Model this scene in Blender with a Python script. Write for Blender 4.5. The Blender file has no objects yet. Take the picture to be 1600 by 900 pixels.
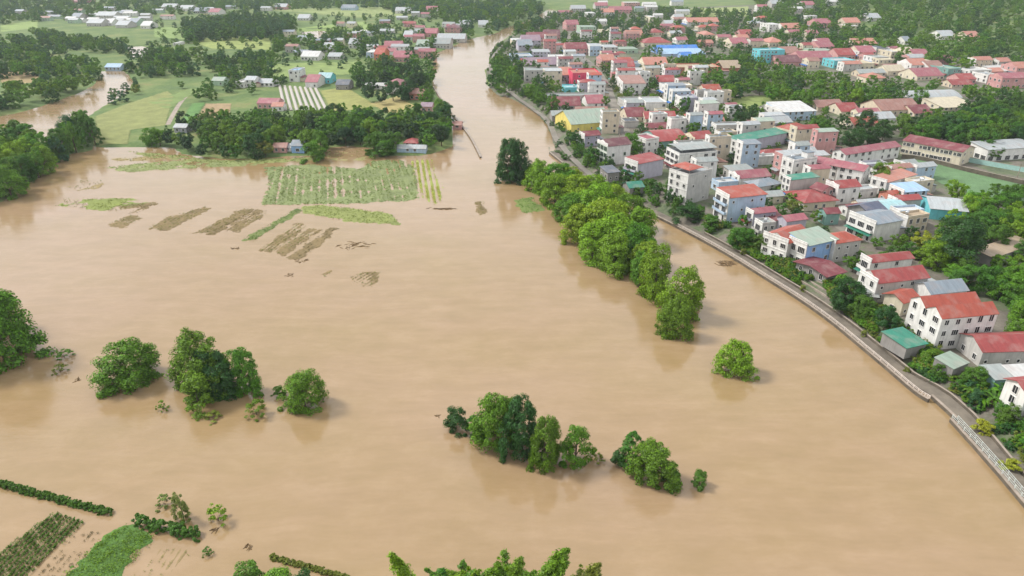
import bpy, math, random
import numpy as np
from mathutils import Vector, Matrix

# ------------------------------------------------------------------ camera, sky, sun, exposure
SC = bpy.context.scene
COL = SC.collection
F, PITCH, CH = 1081.0, math.radians(26.1), 100.0      # focal length in photo pixels, pitch, camera height
cam = bpy.data.cameras.new('camera'); cam.sensor_width = 36.0; cam.lens = F / 1600 * 36
cam.clip_start = 1.0; cam.clip_end = 20000
co = bpy.data.objects.new('camera', cam); COL.objects.link(co)
co.location = (0, 0, CH); co.rotation_euler = (math.pi / 2 - PITCH, 0, 0)
SC.camera = co

SUN_AZ, SUN_EL = math.radians(286), math.radians(48)   # azimuth clockwise from +Y: light comes from the left, a little from ahead
w = bpy.data.worlds.new('World'); SC.world = w; w.use_nodes = True
wt = w.node_tree; wt.nodes.clear()
def wn(t, **k):
    n = wt.nodes.new(t)
    for a, v in k.items(): setattr(n, a, v)
    return n
sky = wn('ShaderNodeTexSky', sky_type='NISHITA', sun_disc=False, sun_elevation=SUN_EL, sun_rotation=SUN_AZ,
         air_density=1.0, dust_density=4.0, ozone_density=1.0, altitude=200)
tc = wn('ShaderNodeTexCoord')
cn = wn('ShaderNodeTexNoise'); cn.inputs['Scale'].default_value = 2.2; cn.inputs['Detail'].default_value = 6
mp = wn('ShaderNodeMapping'); mp.inputs['Scale'].default_value = (1, 1, 2.2)
cr = wn('ShaderNodeMapRange'); cr.inputs[1].default_value = 0.30; cr.inputs[2].default_value = 0.72
cr.inputs[3].default_value = 6.0; cr.inputs[4].default_value = 11.5     # cloud radiance before the background strength
cc = wn('ShaderNodeCombineColor'); mix = wn('ShaderNodeMix', data_type='RGBA')
mix.inputs[0].default_value = 0.76                      # cloud cover
bg = wn('ShaderNodeBackground'); bg.inputs[1].default_value = 0.15
wo = wn('ShaderNodeOutputWorld')
L = wt.links.new
L(tc.outputs['Generated'], mp.inputs[0]); L(mp.outputs[0], cn.inputs['Vector']); L(cn.outputs[0], cr.inputs[0])
for i in range(3): L(cr.outputs[0], cc.inputs[i])
L(sky.outputs[0], mix.inputs[6]); L(cc.outputs[0], mix.inputs[7]); L(mix.outputs[2], bg.inputs[0]); L(bg.outputs[0], wo.inputs[0])

sl = bpy.data.lights.new('sun', 'SUN'); sl.energy = 3.5; sl.angle = math.radians(12); sl.color = (1.0, 0.97, 0.92)
so = bpy.data.objects.new('sun', sl); COL.objects.link(so)
sd_ = Vector((math.sin(SUN_AZ) * math.cos(SUN_EL), math.cos(SUN_AZ) * math.cos(SUN_EL), math.sin(SUN_EL)))
so.rotation_euler = sd_.to_track_quat('Z', 'Y').to_euler()
VS = SC.view_settings
VS.view_transform = 'Standard'; VS.look = 'None'; VS.gamma = 1.0; VS.use_curve_mapping = False; VS.exposure = 0.10
SC.render.engine = 'CYCLES'
SC.cycles.max_bounces = 5; SC.cycles.diffuse_bounces = 2; SC.cycles.glossy_bounces = 2; SC.cycles.transmission_bounces = 2
SC.cycles.volume_bounces = 0; SC.cycles.transparent_max_bounces = 4; SC.cycles.use_denoising = True

# ------------------------------------------------------------------ helpers
RNG = random.Random(7)
NR = np.random.default_rng(11)
def lin(c): c = c / 255; return c / 12.92 if c <= .04045 else ((c + .055) / 1.055) ** 2.4
def rgb(h, k=1.0): return tuple(lin(int(h[i:i + 2], 16)) * k for i in (0, 2, 4)) + (1.0,)

cP, sP = math.cos(PITCH), math.sin(PITCH)
def P(px, py, z=0.0):
    """world point at height z seen at photo pixel (px, py)"""
    u, v = (px - 800) / F, (450 - py) / F
    d = (u, cP + v * sP, -sP + v * cP); t = (z - CH) / d[2]
    return Vector((t * d[0], t * d[1], z))
def proj(p):
    x, y, z = p[0], p[1], p[2] - CH
    dep = y * cP - z * sP; up = y * sP + z * cP
    return 800 + F * x / dep, 450 - F * up / dep
def ppm(p):
    return F / max(1.0, p[1] * cP - (p[2] - CH) * sP)     # photo pixels per metre at a point

def sdist(px, py, poly):
    """signed distance (positive outside) of points to a polygon, numpy"""
    px = np.asarray(px, float); py = np.asarray(py, float)
    d2 = np.full(px.shape, 1e18); ins = np.zeros(px.shape, bool)
    n = len(poly)
    for i in range(n):
        ax, ay = poly[i]; bx, by = poly[(i + 1) % n]
        ex, ey = bx - ax, by - ay; l2 = ex * ex + ey * ey
        if l2 < 1e-9: continue
        t = np.clip(((px - ax) * ex + (py - ay) * ey) / l2, 0, 1)
        d2 = np.minimum(d2, (px - ax - t * ex) ** 2 + (py - ay - t * ey) ** 2)
        if ay != by:
            c = ((ay > py) != (by > py)) & (px < ex * (py - ay) / ey + ax); ins ^= c
    d = np.sqrt(d2); return np.where(ins, -d, d)
def inside(x, y, poly):
    r = False; n = len(poly); j = n - 1
    for i in range(n):
        if (poly[i][1] > y) != (poly[j][1] > y) and x < (poly[j][0] - poly[i][0]) * (y - poly[i][1]) / (poly[j][1] - poly[i][1]) + poly[i][0]: r = not r
        j = i
    return r
def vnoise(x, y, s, seed=0):
    """cheap smooth value noise 0..1, numpy"""
    x = np.asarray(x, float) / s + seed * 17.3; y = np.asarray(y, float) / s + seed * 5.1
    xi, yi = np.floor(x), np.floor(y); fx, fy = x - xi, y - yi
    fx = fx * fx * (3 - 2 * fx); fy = fy * fy * (3 - 2 * fy)
    h = lambda a, b: (np.sin(a * 127.1 + b * 311.7) * 43758.5453) % 1.0
    return (h(xi, yi) * (1 - fx) + h(xi + 1, yi) * fx) * (1 - fy) + (h(xi, yi + 1) * (1 - fx) + h(xi + 1, yi + 1) * fx) * fy

def mesh_np(name, verts, faces, mats=(), fmat=None, smooth=False):
    me = bpy.data.meshes.new(name)
    verts = np.asarray(verts, np.float32); faces = np.asarray(faces, np.int32); n, k = faces.shape
    me.vertices.add(len(verts)); me.vertices.foreach_set('co', verts.ravel())
    me.loops.add(n * k); me.loops.foreach_set('vertex_index', faces.ravel())
    me.polygons.add(n); me.polygons.foreach_set('loop_start', np.arange(0, n * k, k, dtype=np.int32))
    me.polygons.foreach_set('loop_total', np.full(n, k, np.int32))
    if fmat is not None: me.polygons.foreach_set('material_index', np.asarray(fmat, np.int32))
    if smooth: me.polygons.foreach_set('use_smooth', np.ones(n, bool))
    for m in mats: me.materials.append(m)
    me.update(calc_edges=True); return me
def obj(name, me, parent=None, color=None):
    o = bpy.data.objects.new(name, me); COL.objects.link(o)
    if parent: o.parent = parent
    if color: o.color = color
    return o
def empty(name, loc, rz=0.0):
    o = bpy.data.objects.new(name, None); COL.objects.link(o); o.location = loc; o.rotation_euler = (0, 0, rz)
    o.empty_display_size = 0.5; return o
def tag(o, label=None, cat=None, group=None, kind=None):
    if label: o['label'] = label
    if cat: o['category'] = cat
    if group: o['group'] = group
    if kind: o['kind'] = kind
    return o
class MB:
    """collects boxes, quads and tubes into one mesh"""
    def __init__(s): s.v = []; s.f = []
    def poly(s, pts):
        i = len(s.v); s.v += [tuple(p) for p in pts]; s.f.append(tuple(range(i, i + len(pts))))
    def box(s, x0, x1, y0, y1, z0, z1):
        i = len(s.v); s.v += [(x, y, z) for z in (z0, z1) for x, y in ((x0, y0), (x1, y0), (x1, y1), (x0, y1))]
        s.f += [tuple(i + k for k in f) for f in ((3, 2, 1, 0), (4, 5, 6, 7), (0, 1, 5, 4), (1, 2, 6, 5), (2, 3, 7, 6), (3, 0, 4, 7))]
    def slab(s, top, th):
        """a sheet given by its top outline, with thickness downwards"""
        n = len(top); i = len(s.v); s.v += [tuple(p) for p in top] + [(p[0], p[1], p[2] - th) for p in top]
        s.f.append(tuple(range(i, i + n))); s.f.append(tuple(range(i + 2 * n - 1, i + n - 1, -1)))
        for k in range(n): s.f.append((i + k, i + n + k, i + n + (k + 1) % n, i + (k + 1) % n))
    def tube(s, pts, rad, n=6, cap=True):
        i = len(s.v); pts = [Vector(p) for p in pts]
        for k, p in enumerate(pts):
            d = (pts[min(k + 1, len(pts) - 1)] - pts[max(k - 1, 0)]).normalized()
            a = d.orthogonal().normalized() if abs(d.z) < .95 else Vector((1, 0, 0)); a = (a - d * a.dot(d)).normalized(); b = d.cross(a)
            r = rad[k] if isinstance(rad, (list, tuple)) else rad
            for q in range(n):
                t = 2 * math.pi * q / n; s.v.append(tuple(p + a * math.cos(t) * r + b * math.sin(t) * r))
        for k in range(len(pts) - 1):
            for q in range(n): s.f.append((i + k * n + q, i + k * n + (q + 1) % n, i + (k + 1) * n + (q + 1) % n, i + (k + 1) * n + q))
        if cap:
            s.f.append(tuple(i + (len(pts) - 1) * n + q for q in range(n))); s.f.append(tuple(i + q for q in reversed(range(n))))
    def mesh(s, name, mat=None, smooth=False):
        me = bpy.data.meshes.new(name); me.from_pydata(s.v, [], s.f)
        if mat: me.materials.append(mat)
        if smooth: me.polygons.foreach_set('use_smooth', [True] * len(me.polygons))
        me.update(); return me
    def build(s, name, mat, parent=None, color=None, smooth=False):
        return obj(name, s.mesh(name, mat, smooth), parent, color)

# ------------------------------------------------------------------ materials
def newmat(name):
    m = bpy.data.materials.new(name); m.use_nodes = True; t = m.node_tree
    return m, t, t.nodes['Principled BSDF']
def nd(t, ty, **k):
    n = t.nodes.new(ty)
    for a, v in k.items(): setattr(n, a, v)
    return n
def noise(t, vec, scale, detail=3, rough=0.55):
    n = nd(t, 'ShaderNodeTexNoise'); n.inputs['Scale'].default_value = scale; n.inputs['Detail'].default_value = detail
    n.inputs['Roughness'].default_value = rough
    if vec: t.links.new(vec, n.inputs['Vector'])
    return n.outputs[0]
def ramp(t, fac, stops):
    r = nd(t, 'ShaderNodeValToRGB'); el = r.color_ramp.elements
    while len(el) < len(stops): el.new(0.5)
    for e, (p, c) in zip(el, stops): e.position = p; e.color = c
    t.links.new(fac, r.inputs[0]); return r.outputs[0]
def mixc(t, fac, a, b, mode='MIX'):
    m = nd(t, 'ShaderNodeMix', data_type='RGBA', blend_type=mode)
    for s, v in ((0, fac), (6, a), (7, b)):
        if isinstance(v, (int, float, tuple)): m.inputs[s].default_value = v
        else: t.links.new(v, m.inputs[s])
    return m.outputs[2]
def coord(t, kind='Object', scale=None):
    c = nd(t, 'ShaderNodeTexCoord').outputs[kind]
    if scale:
        m = nd(t, 'ShaderNodeMapping'); m.inputs['Scale'].default_value = scale; t.links.new(c, m.inputs[0]); c = m.outputs[0]
    return c
def bump(t, h, bs, strength=.3, dist=.1):
    b = nd(t, 'ShaderNodeBump'); b.inputs['Strength'].default_value = strength; b.inputs['Distance'].default_value = dist
    t.links.new(h, b.inputs['Height']); t.links.new(b.outputs[0], bs.inputs['Normal'])
def gray(v): return (v, v, v, 1)

def m_water():
    m, t, b = newmat('muddy_water')
    n1 = noise(t, coord(t, 'Object', (.008, .013, 1)), 1.0, 6, .62)
    col = ramp(t, n1, [(.30, rgb('8A774E')), (.5, rgb('907A5A')), (.72, rgb('99816A'))])
    wp = nd(t, 'ShaderNodeTexNoise'); wp.inputs['Scale'].default_value = .02; wp.inputs['Detail'].default_value = 3
    va = nd(t, 'ShaderNodeVectorMath', operation='MULTIPLY_ADD'); va.inputs[1].default_value = (18, 18, 0)
    t.links.new(coord(t, 'Object'), wp.inputs['Vector']); t.links.new(wp.outputs['Color'], va.inputs[0]); t.links.new(coord(t, 'Object'), va.inputs[2])
    ms = nd(t, 'ShaderNodeMapping'); ms.inputs['Scale'].default_value = (.035, .28, 1); ms.inputs['Rotation'].default_value = (0, 0, .25); t.links.new(va.outputs[0], ms.inputs[0])
    st = noise(t, ms.outputs[0], 1.0, 6, .68)
    col = mixc(t, .17, col, ramp(t, st, [(.32, rgb('7C6744')), (.5, rgb('927B5A')), (.62, rgb('A48A6C')), (.74, rgb('B9A083'))]))
    mo = noise(t, coord(t, 'Object', (.10, .16, 1)), 1.0, 6, .7)
    col = mixc(t, .16, col, ramp(t, mo, [(.30, rgb('77603F')), (.5, rgb('967A5C')), (.70, rgb('B79C82'))]))
    t.links.new(col, b.inputs['Base Color']); b.inputs['IOR'].default_value = 1.5
    ro = nd(t, 'ShaderNodeMapRange'); ro.inputs[1].default_value = .35; ro.inputs[2].default_value = .65; ro.inputs[3].default_value = .05; ro.inputs[4].default_value = .15
    t.links.new(st, ro.inputs[0]); t.links.new(ro.outputs[0], b.inputs['Roughness'])
    h = noise(t, coord(t, 'Object', (.45, 1.0, 1)), 1.0, 5, .62)
    pa = ramp(t, noise(t, coord(t, 'Object', (.03, .05, 1)), 1.0, 3, .5), [(.42, gray(.15)), (.62, gray(1))])
    ma = nd(t, 'ShaderNodeMath', operation='MULTIPLY'); t.links.new(h, ma.inputs[0]); t.links.new(pa, ma.inputs[1])
    bump(t, ma.outputs[0], b, .5, .14)
    return m
def m_ground():
    m, t, b = newmat('grass_and_soil')
    c = coord(t, 'Object')
    n = noise(t, c, .035, 6, .65); n2 = noise(t, c, .5, 4, .6)
    col = ramp(t, n, [(.30, rgb('3F5B2C')), (.48, rgb('4F6A30')), (.60, rgb('6E7C42')), (.75, rgb('8A7650'))])
    col = mixc(t, .35, col, ramp(t, n2, [(.3, rgb('36502A')), (.7, rgb('717A46'))]))
    t.links.new(col, b.inputs['Base Color']); b.inputs['Roughness'].default_value = .95
    bump(t, n2, b, .6, .4); return m
def m_town():
    m, t, b = newmat('yard_ground')
    c = coord(t, 'Object')
    n = noise(t, c, .07, 6, .7); n2 = noise(t, c, .8, 4, .6)
    col = ramp(t, n, [(.34, rgb('34492A')), (.46, rgb('50623A')), (.54, rgb('676157')), (.7, rgb('7D766B'))])
    col = mixc(t, .3, col, ramp(t, n2, [(.3, rgb('3C3A34')), (.7, rgb('827B70'))]))
    t.links.new(col, b.inputs['Base Color']); b.inputs['Roughness'].default_value = .95
    bump(t, n2, b, .5, .2); return m
def m_plain(name, c0, c1, scale=.6, rough=.9, bstr=.3, bd=.05, fine=6.0):
    m, t, b = newmat(name); c = coord(t, 'Object')
    n = noise(t, c, scale, 5, .6); n2 = noise(t, c, fine, 3)
    col = mixc(t, .25, ramp(t, n, [(.32, c0), (.68, c1)]), ramp(t, n2, [(.3, c0), (.7, c1)]))
    t.links.new(col, b.inputs['Base Color']); b.inputs['Roughness'].default_value = rough
    if bstr: bump(t, n2, b, bstr, bd)
    return m
def m_wall():
    """painted render, colour from the object, rain streaks and patches of grime"""
    m, t, b = newmat('painted_render')
    oi = nd(t, 'ShaderNodeObjectInfo')
    st = noise(t, coord(t, 'Object', (1.3, 1.3, .16)), 1.0, 5, .65)
    pa = noise(t, coord(t, 'Object'), .35, 5, .6)
    f1 = ramp(t, st, [(.46, gray(1)), (.74, gray(.68))]); f2 = ramp(t, pa, [(.35, gray(.86)), (.65, gray(1.04))])
    col = mixc(t, 1.0, mixc(t, .8, oi.outputs['Color'], f1, 'MULTIPLY'), f2, 'MULTIPLY')
    t.links.new(col, b.inputs['Base Color']); b.inputs['Roughness'].default_value = .85
    bump(t, noise(t, coord(t, 'Object'), 9, 3), b, .15, .02); return m
def m_roof():
    """ribbed sheet metal roofing, colour from the object, faded and stained"""
    m, t, b = newmat('sheet_metal_roof')
    oi = nd(t, 'ShaderNodeObjectInfo'); uv = nd(t, 'ShaderNodeTexCoord').outputs['UV']
    mp = nd(t, 'ShaderNodeMapping'); mp.inputs['Scale'].default_value = (.9, .12, 1); t.links.new(uv, mp.inputs[0])
    st = noise(t, mp.outputs[0], 1.0, 5, .65); pa = noise(t, uv, .22, 4, .6)
    col = mixc(t, .75, oi.outputs['Color'], ramp(t, st, [(.30, gray(.50)), (.46, gray(.95)), (.54, gray(1.02)), (.70, gray(1.3))]), 'MULTIPLY')
    fade = mixc(t, .45, col, rgb('9A8A82'))
    col = mixc(t, ramp(t, pa, [(.48, gray(0)), (.72, gray(1))]), col, fade)
    t.links.new(col, b.inputs['Base Color']); b.inputs['Roughness'].default_value = .5
    wv = nd(t, 'ShaderNodeTexWave'); wv.inputs['Scale'].default_value = 1.1; t.links.new(uv, wv.inputs['Vector'])
    bump(t, wv.outputs[0], b, .35, .05); return m
def m_leaf(name, trans=.22, fixed=None):
    m, t, b = newmat(name); t.nodes.remove(b)
    oi = nd(t, 'ShaderNodeObjectInfo'); ge = nd(t, 'ShaderNodeNewGeometry')
    hs = nd(t, 'ShaderNodeHueSaturation')
    def rng(src, a, c):
        r = nd(t, 'ShaderNodeMapRange'); r.inputs[3].default_value = a; r.inputs[4].default_value = c; t.links.new(src, r.inputs[0]); return r.outputs[0]
    t.links.new(rng(oi.outputs['Random'], .485, .515), hs.inputs['Hue'])
    t.links.new(rng(ge.outputs['Random Per Island'], .45, 1.55), hs.inputs['Value'])
    hs.inputs['Saturation'].default_value = 1.0
    if fixed: hs.inputs['Color'].default_value = fixed
    else: t.links.new(oi.outputs['Color'], hs.inputs['Color'])
    d = nd(t, 'ShaderNodeBsdfDiffuse'); tr = nd(t, 'ShaderNodeBsdfTranslucent'); mx = nd(t, 'ShaderNodeMixShader'); mx.inputs[0].default_value = trans
    t.links.new(hs.outputs[0], d.inputs[0]); t.links.new(mixc(t, .5, hs.outputs[0], (.25, .34, .03, 1), 'MIX'), tr.inputs[0])
    gl = nd(t, 'ShaderNodeBsdfGlossy'); gl.inputs['Roughness'].default_value = .45; gl.inputs[0].default_value = gray(.5)
    mg = nd(t, 'ShaderNodeMixShader'); mg.inputs[0].default_value = .035
    t.links.new(d.outputs[0], mx.inputs[1]); t.links.new(tr.outputs[0], mx.inputs[2])
    t.links.new(mx.outputs[0], mg.inputs[1]); t.links.new(gl.outputs[0], mg.inputs[2])
    t.links.new(mg.outputs[0], t.nodes['Material Output'].inputs[0]); return m
def m_glass():
    m, t, b = newmat('window_glass'); b.inputs['Base Color'].default_value = (.018, .022, .027, 1); b.inputs['Roughness'].default_value = .12; return m
def m_objcol(name, rough=.6, metal=0.0):
    m, t, b = newmat(name); oi = nd(t, 'ShaderNodeObjectInfo')
    n = noise(t, coord(t, 'Object'), 1.2, 4)
    t.links.new(mixc(t, .6, oi.outputs['Color'], ramp(t, n, [(.3, gray(.75)), (.7, gray(1.1))]), 'MULTIPLY'), b.inputs['Base Color'])
    b.inputs['Roughness'].default_value = rough; b.inputs['Metallic'].default_value = metal; return m
def m_field():
    m, t, b = newmat('field_surface'); oi = nd(t, 'ShaderNodeObjectInfo')
    n = noise(t, coord(t, 'Object'), .12, 5, .65); n2 = noise(t, coord(t, 'Object'), 1.4, 4, .6)
    col = mixc(t, .85, oi.outputs['Color'], ramp(t, n, [(.3, gray(.72)), (.7, gray(1.22))]), 'MULTIPLY')
    col = mixc(t, .7, col, ramp(t, n2, [(.3, gray(.7)), (.7, gray(1.2))]), 'MULTIPLY')
    t.links.new(col, b.inputs['Base Color']); b.inputs['Roughness'].default_value = .95
    bump(t, n2, b, .6, .25); return m
M = dict(water=m_water(), ground=m_ground(), town=m_town(), wall=m_wall(), roof=m_roof(), leaf=m_leaf('leaves'), glass=m_glass(),
         paint=m_objcol('trim_paint'), metal=m_objcol('galvanised_metal', .35, .7), field=m_field(),
         bark=m_plain('bark', rgb('4A3F32'), rgb('7A6B56'), 3, .95),
         paving=m_plain('paving', rgb('565047'), rgb('7C7366'), .25, .9, .25, .02, 3),
         asphalt=m_plain('road_concrete', rgb('67635B'), rgb('878177'), .1, .9, .2, .02, 2),
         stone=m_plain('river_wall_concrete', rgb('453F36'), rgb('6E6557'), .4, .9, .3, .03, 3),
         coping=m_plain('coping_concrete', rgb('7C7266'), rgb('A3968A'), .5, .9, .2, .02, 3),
         debris=m_plain('drift_debris', rgb('4A3A28'), rgb('7A6242'), 1.2, .95, .5, .1, 5))

# ------------------------------------------------------------------ shoreline and terrain
def PX(l, z=0.0): return [tuple(P(x, y, z)[:2]) for x, y in l]
EDGE_A = PX([(858, 240), (885, 262), (925, 287), (970, 313), (1020, 338), (1060, 358), (1105, 382), (1150, 408), (1200, 440), (1250, 471), (1300, 507), (1345, 545), (1390, 583), (1430, 618), (1449, 629)])
EDGE_B = PX([(1453, 622), (1474, 641), (1492, 658)])
EDGE_C = PX([(1483, 659), (1520, 700), (1560, 746), (1600, 794), (1650, 855), (1720, 940)])
RIGHT_UP = PX([(868, 18), (845, 36), (815, 46), (790, 57), (768, 72), (759, 90), (757, 110), (761, 133), (776, 148), (800, 159), (830, 178), (845, 195), (853, 215)])
LEFT_DN = PX([(860, 14), (838, 30), (805, 40), (775, 52), (730, 62), (704, 74), (680, 84), (676, 110), (677, 135), (688, 158), (704, 180), (708, 205), (708, 228), (690, 236), (660, 243), (615, 243), (592, 246), (584, 232), (545, 228), (512, 231), (508, 243), (450, 244), (400, 248),
              (345, 248), (285, 241), (270, 231), (210, 230), (160, 231), (146, 226), (142, 236), (112, 240), (80, 261), (40, 290), (0, 318)])
WATER_POLY = [(170, -600), (135, 55)] + EDGE_C[::-1] + EDGE_B[::-1] + EDGE_A[::-1] + RIGHT_UP[::-1] + LEFT_DN + [(-420, 215), (-700, 170), (-900, -600)]
BRANCH = PX([(158, 111), (150, 131), (125, 145), (85, 159), (40, 174), (0, 182), (-60, 190), (-60, 215), (0, 200), (40, 198), (58, 208), (72, 232), (96, 228), (106, 206), (132, 186), (158, 168), (200, 144), (208, 126), (194, 111)])
POND_A = PX([(196, 74), (222, 72), (240, 80), (232, 90), (206, 89)])
POND_B = PX([(468, 50), (500, 48), (528, 50), (524, 60), (482, 61)])
right_y = np.array([-600, 55, 107, 178, 267, 370, 520, 700, 950, 1500, 9000]); right_x = np.array([170, 135, 103, 94, 63, 24, -5, -28, -20, 40, 40])

def ter(x, y):
    x = np.atleast_1d(np.asarray(x, float)); y = np.atleast_1d(np.asarray(y, float))
    sd = np.minimum(np.minimum(sdist(x, y, WATER_POLY), sdist(x, y, BRANCH)), np.minimum(sdist(x, y, POND_A), sdist(x, y, POND_B)))
    town = x > np.interp(y, right_y, right_x)
    sm = lambda a, b: (lambda t: t * t * (3 - 2 * t))(np.clip((sd - a) / (b - a), 0, 1))
    left = -1.6 + 1.6 * sm(-8, 0) + .9 * sm(0, 7) + (vnoise(x, y, 22) - .5) * .5 * sm(6, 20)
    right = -1.6 + 2.15 * sm(1.2, 4.6) + 2.4 * sm(5.5, 10.5)
    z = np.where(town, right, left)
    far = np.clip((y - 500) / 900, 0, 1)
    land = sm(5, 40)
    z = z + land * (46 * np.exp(-((x - 880) / 380) ** 2 - ((y - 1150) / 330) ** 2) + 5 * far * vnoise(x, y, 260, 2)
                    + 95 * np.clip((np.hypot(x, y) - 2300) / 3500, 0, 1) * vnoise(x, y, 900, 3))
    return z
TG = {}
def gz(x, y):
    """height of the built ground sheet, read off its grid"""
    ys, s = TG['ys'], TG['s']
    i = min(max(int(np.searchsorted(ys, y)) - 1, 0), len(ys) - 2); f = (y - ys[i]) / (ys[i + 1] - ys[i])
    f = min(max(f, 0.0), 1.0); hw = TG['half'][i] * (1 - f) + TG['half'][i + 1] * f; q = min(max(x / hw, -1), 1)
    j = min(max(int(np.searchsorted(s, q)) - 1, 0), len(s) - 2); g = (q - s[j]) / (s[j + 1] - s[j]); Z = TG['Z']
    return float((Z[i, j] * (1 - g) + Z[i, j + 1] * g) * (1 - f) + (Z[i + 1, j] * (1 - g) + Z[i + 1, j + 1] * g) * f)
def PG(px, py):
    z = 1.5
    for _ in range(4):
        p = P(px, py, z); z = gz(p.x, p.y)
    return Vector((p.x, p.y, z))

TOWN_POLY = PX([(858, 241), (853, 214), (843, 195), (800, 158), (765, 138), (760, 95), (790, 62), (880, 20), (1260, 18), (1330, 60), (1430, 95), (1700, 95)], 2) + [(420, 300), (330, 100), (150, 40), (120, 70)] + PX([(1600, 780), (1490, 650), (1440, 615), (1300, 500), (1100, 376), (1020, 334), (925, 284)], 2)
def build_terrain():
    ys = np.concatenate([np.arange(-600, 60, 30), np.arange(60, 460, 3), np.arange(460, 960, 6), np.arange(960, 2100, 22), np.arange(2100, 7001, 140)])
    s = np.linspace(-1, 1, 300); s = np.sign(s) * np.abs(s) ** 1.25
    half = np.maximum(430, ys * .98 + 90)
    X = s[None, :] * half[:, None]; Y = np.repeat(ys[:, None], len(s), 1)
    Z = ter(X.ravel(), Y.ravel())
    TG.update(ys=ys, s=s, half=half, Z=Z.reshape(X.shape))
    V = np.stack([X.ravel(), Y.ravel(), Z], 1)
    nr, nc = X.shape; i = (np.arange(nr - 1)[:, None] * nc + np.arange(nc - 1)[None, :]).ravel()
    Fc = np.stack([i, i + 1, i + nc + 1, i + nc], 1)
    cx, cy = V[Fc, 0].mean(1), V[Fc, 1].mean(1)
    fm = (sdist(cx, cy, TOWN_POLY) < 0).astype(int)
    o = obj('ground', mesh_np('ground', V, Fc, (M['ground'], M['town']), fm, True)); tag(o, kind='structure')
build_terrain()
mb = MB(); mb.poly([(-900, -600, 0), (900, -600, 0), (1000, 2300, 0), (-2200, 2300, 0)])
tag(mb.build('water', M['water']), kind='structure')

# ------------------------------------------------------------------ roads, promenade, river walls
def offset(line, d):
    out = []
    for i, p in enumerate(line):
        a = Vector(line[max(i - 1, 0)]); b = Vector(line[min(i + 1, len(line) - 1)]); t = (b - a).normalized(); n = Vector((-t.y, t.x))
        out.append((p[0] + n.x * d, p[1] + n.y * d))
    return out
def resample(line, step):
    out = [tuple(line[0])]
    for a, b in zip(line, line[1:]):
        L_ = math.dist(a, b); n = max(1, round(L_ / step))
        for k in range(1, n + 1): out.append((a[0] + (b[0] - a[0]) * k / n, a[1] + (b[1] - a[1]) * k / n))
    return out
def ribbon(mb, A, B, z0, z1):
    """a solid strip between two plan lines from z0 up to z1"""
    i = len(mb.v)
    for a, b in zip(A, B): mb.v += [(a[0], a[1], z0), (a[0], a[1], z1), (b[0], b[1], z1), (b[0], b[1], z0)]
    n = len(A)
    for k in range(n - 1):
        for q in range(4): mb.f.append((i + 4 * k + q, i + 4 * k + (q + 1) % 4, i + 4 * k + 4 + (q + 1) % 4, i + 4 * k + 4 + q))
    mb.f.append((i, i + 1, i + 2, i + 3)); e = i + 4 * (n - 1); mb.f.append((e + 3, e + 2, e + 1, e))
def smooth(line, n=2):
    for _ in range(n):
        o = [line[0]]
        for a, b in zip(line, line[1:]): o += [(a[0] * .75 + b[0] * .25, a[1] * .75 + b[1] * .25), (a[0] * .25 + b[0] * .75, a[1] * .25 + b[1] * .75)]
        line = o + [line[-1]]
    return line
# lines run downstream (towards the camera), so land lies on the side of positive offset
eA, eB, eC = smooth(EDGE_A), smooth(EDGE_B), EDGE_C
sgn = 1
t0 = Vector(eA[20]); test = offset(eA, 1.0)[20]
if sdist([test[0]], [test[1]], WATER_POLY)[0] < 0: sgn = -1
def river_wall(line, top, label, wid=.65):
    r = empty('river_wall', (line[len(line) // 2][0], line[len(line) // 2][1], 0)); base = Vector(r.location)
    loc = lambda l: [(p[0] - base.x, p[1] - base.y) for p in l]
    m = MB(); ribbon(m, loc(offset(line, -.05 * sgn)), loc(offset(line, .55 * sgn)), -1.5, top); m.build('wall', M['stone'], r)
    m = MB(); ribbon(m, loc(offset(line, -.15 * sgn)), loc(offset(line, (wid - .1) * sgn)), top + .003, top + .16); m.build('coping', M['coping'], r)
    tag(r, label, 'wall')
river_wall(eA, .95, 'long grey concrete river wall edging the riverside promenade')
river_wall(eB, .95, 'short set-back piece of river wall between the two long walls')
river_wall(eC, .95, 'river wall carrying the double white rail at the bottom right')
m = MB(); full = resample(smooth(eA[:-8] + EDGE_B + eC[2:], 1), 4)
ribbon(m, offset(full, .5 * sgn), offset(full, 4.5 * sgn), -1.2, .80); tag(m.build('promenade_path', M['paving']), kind='structure')
def fence_line(name, line, z, post_h, step, rails, rad, color, label, cat='railing', off=.4):
    r = empty(name, (line[0][0], line[0][1], z)); base = Vector(r.location)
    pts = resample(offset(line, off * sgn), step)
    pm = MB(); pm.box(-rad * 1.4, rad * 1.4, -rad * 1.4, rad * 1.4, 0, post_h); pme = pm.mesh('post', M['paint'])
    for p in pts:
        o = obj('post', pme, r, color); o.location = (p[0] - base.x, p[1] - base.y, 0)
    for h in rails:
        m = MB(); m.tube([(p[0] - base.x, p[1] - base.y, h) for p in pts], rad, 5); m.build('rail', M['paint'], r, color)
    tag(r, label, cat)
iA = [p for p in eA if p[1] < 262]
fence_line('railing', iA, 1.11, .8, 3.0, (.42, .78), .07, rgb('CFC3B8'), 'pale metal railing along the edge of the riverside promenade')
fence_line('railing', eC, 1.11, .95, 2.2, (.45, .92), .055, rgb('BFC4BE'), 'white double railing on the river wall at the bottom right')
fence_line('railing', offset(eC, 1.3 * sgn), .80, .95, 2.2, (.45, .92), .055, rgb('BFC4BE'), 'second white railing just behind the one at the bottom right')
m = MB(); gl = resample(full, 5); gl = [p for p in gl if p[1] < 250 and p[1] > 95]
r = empty('garden_wall', (gl[len(gl) // 2][0], gl[len(gl) // 2][1], .75)); bx = Vector(r.location)
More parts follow.
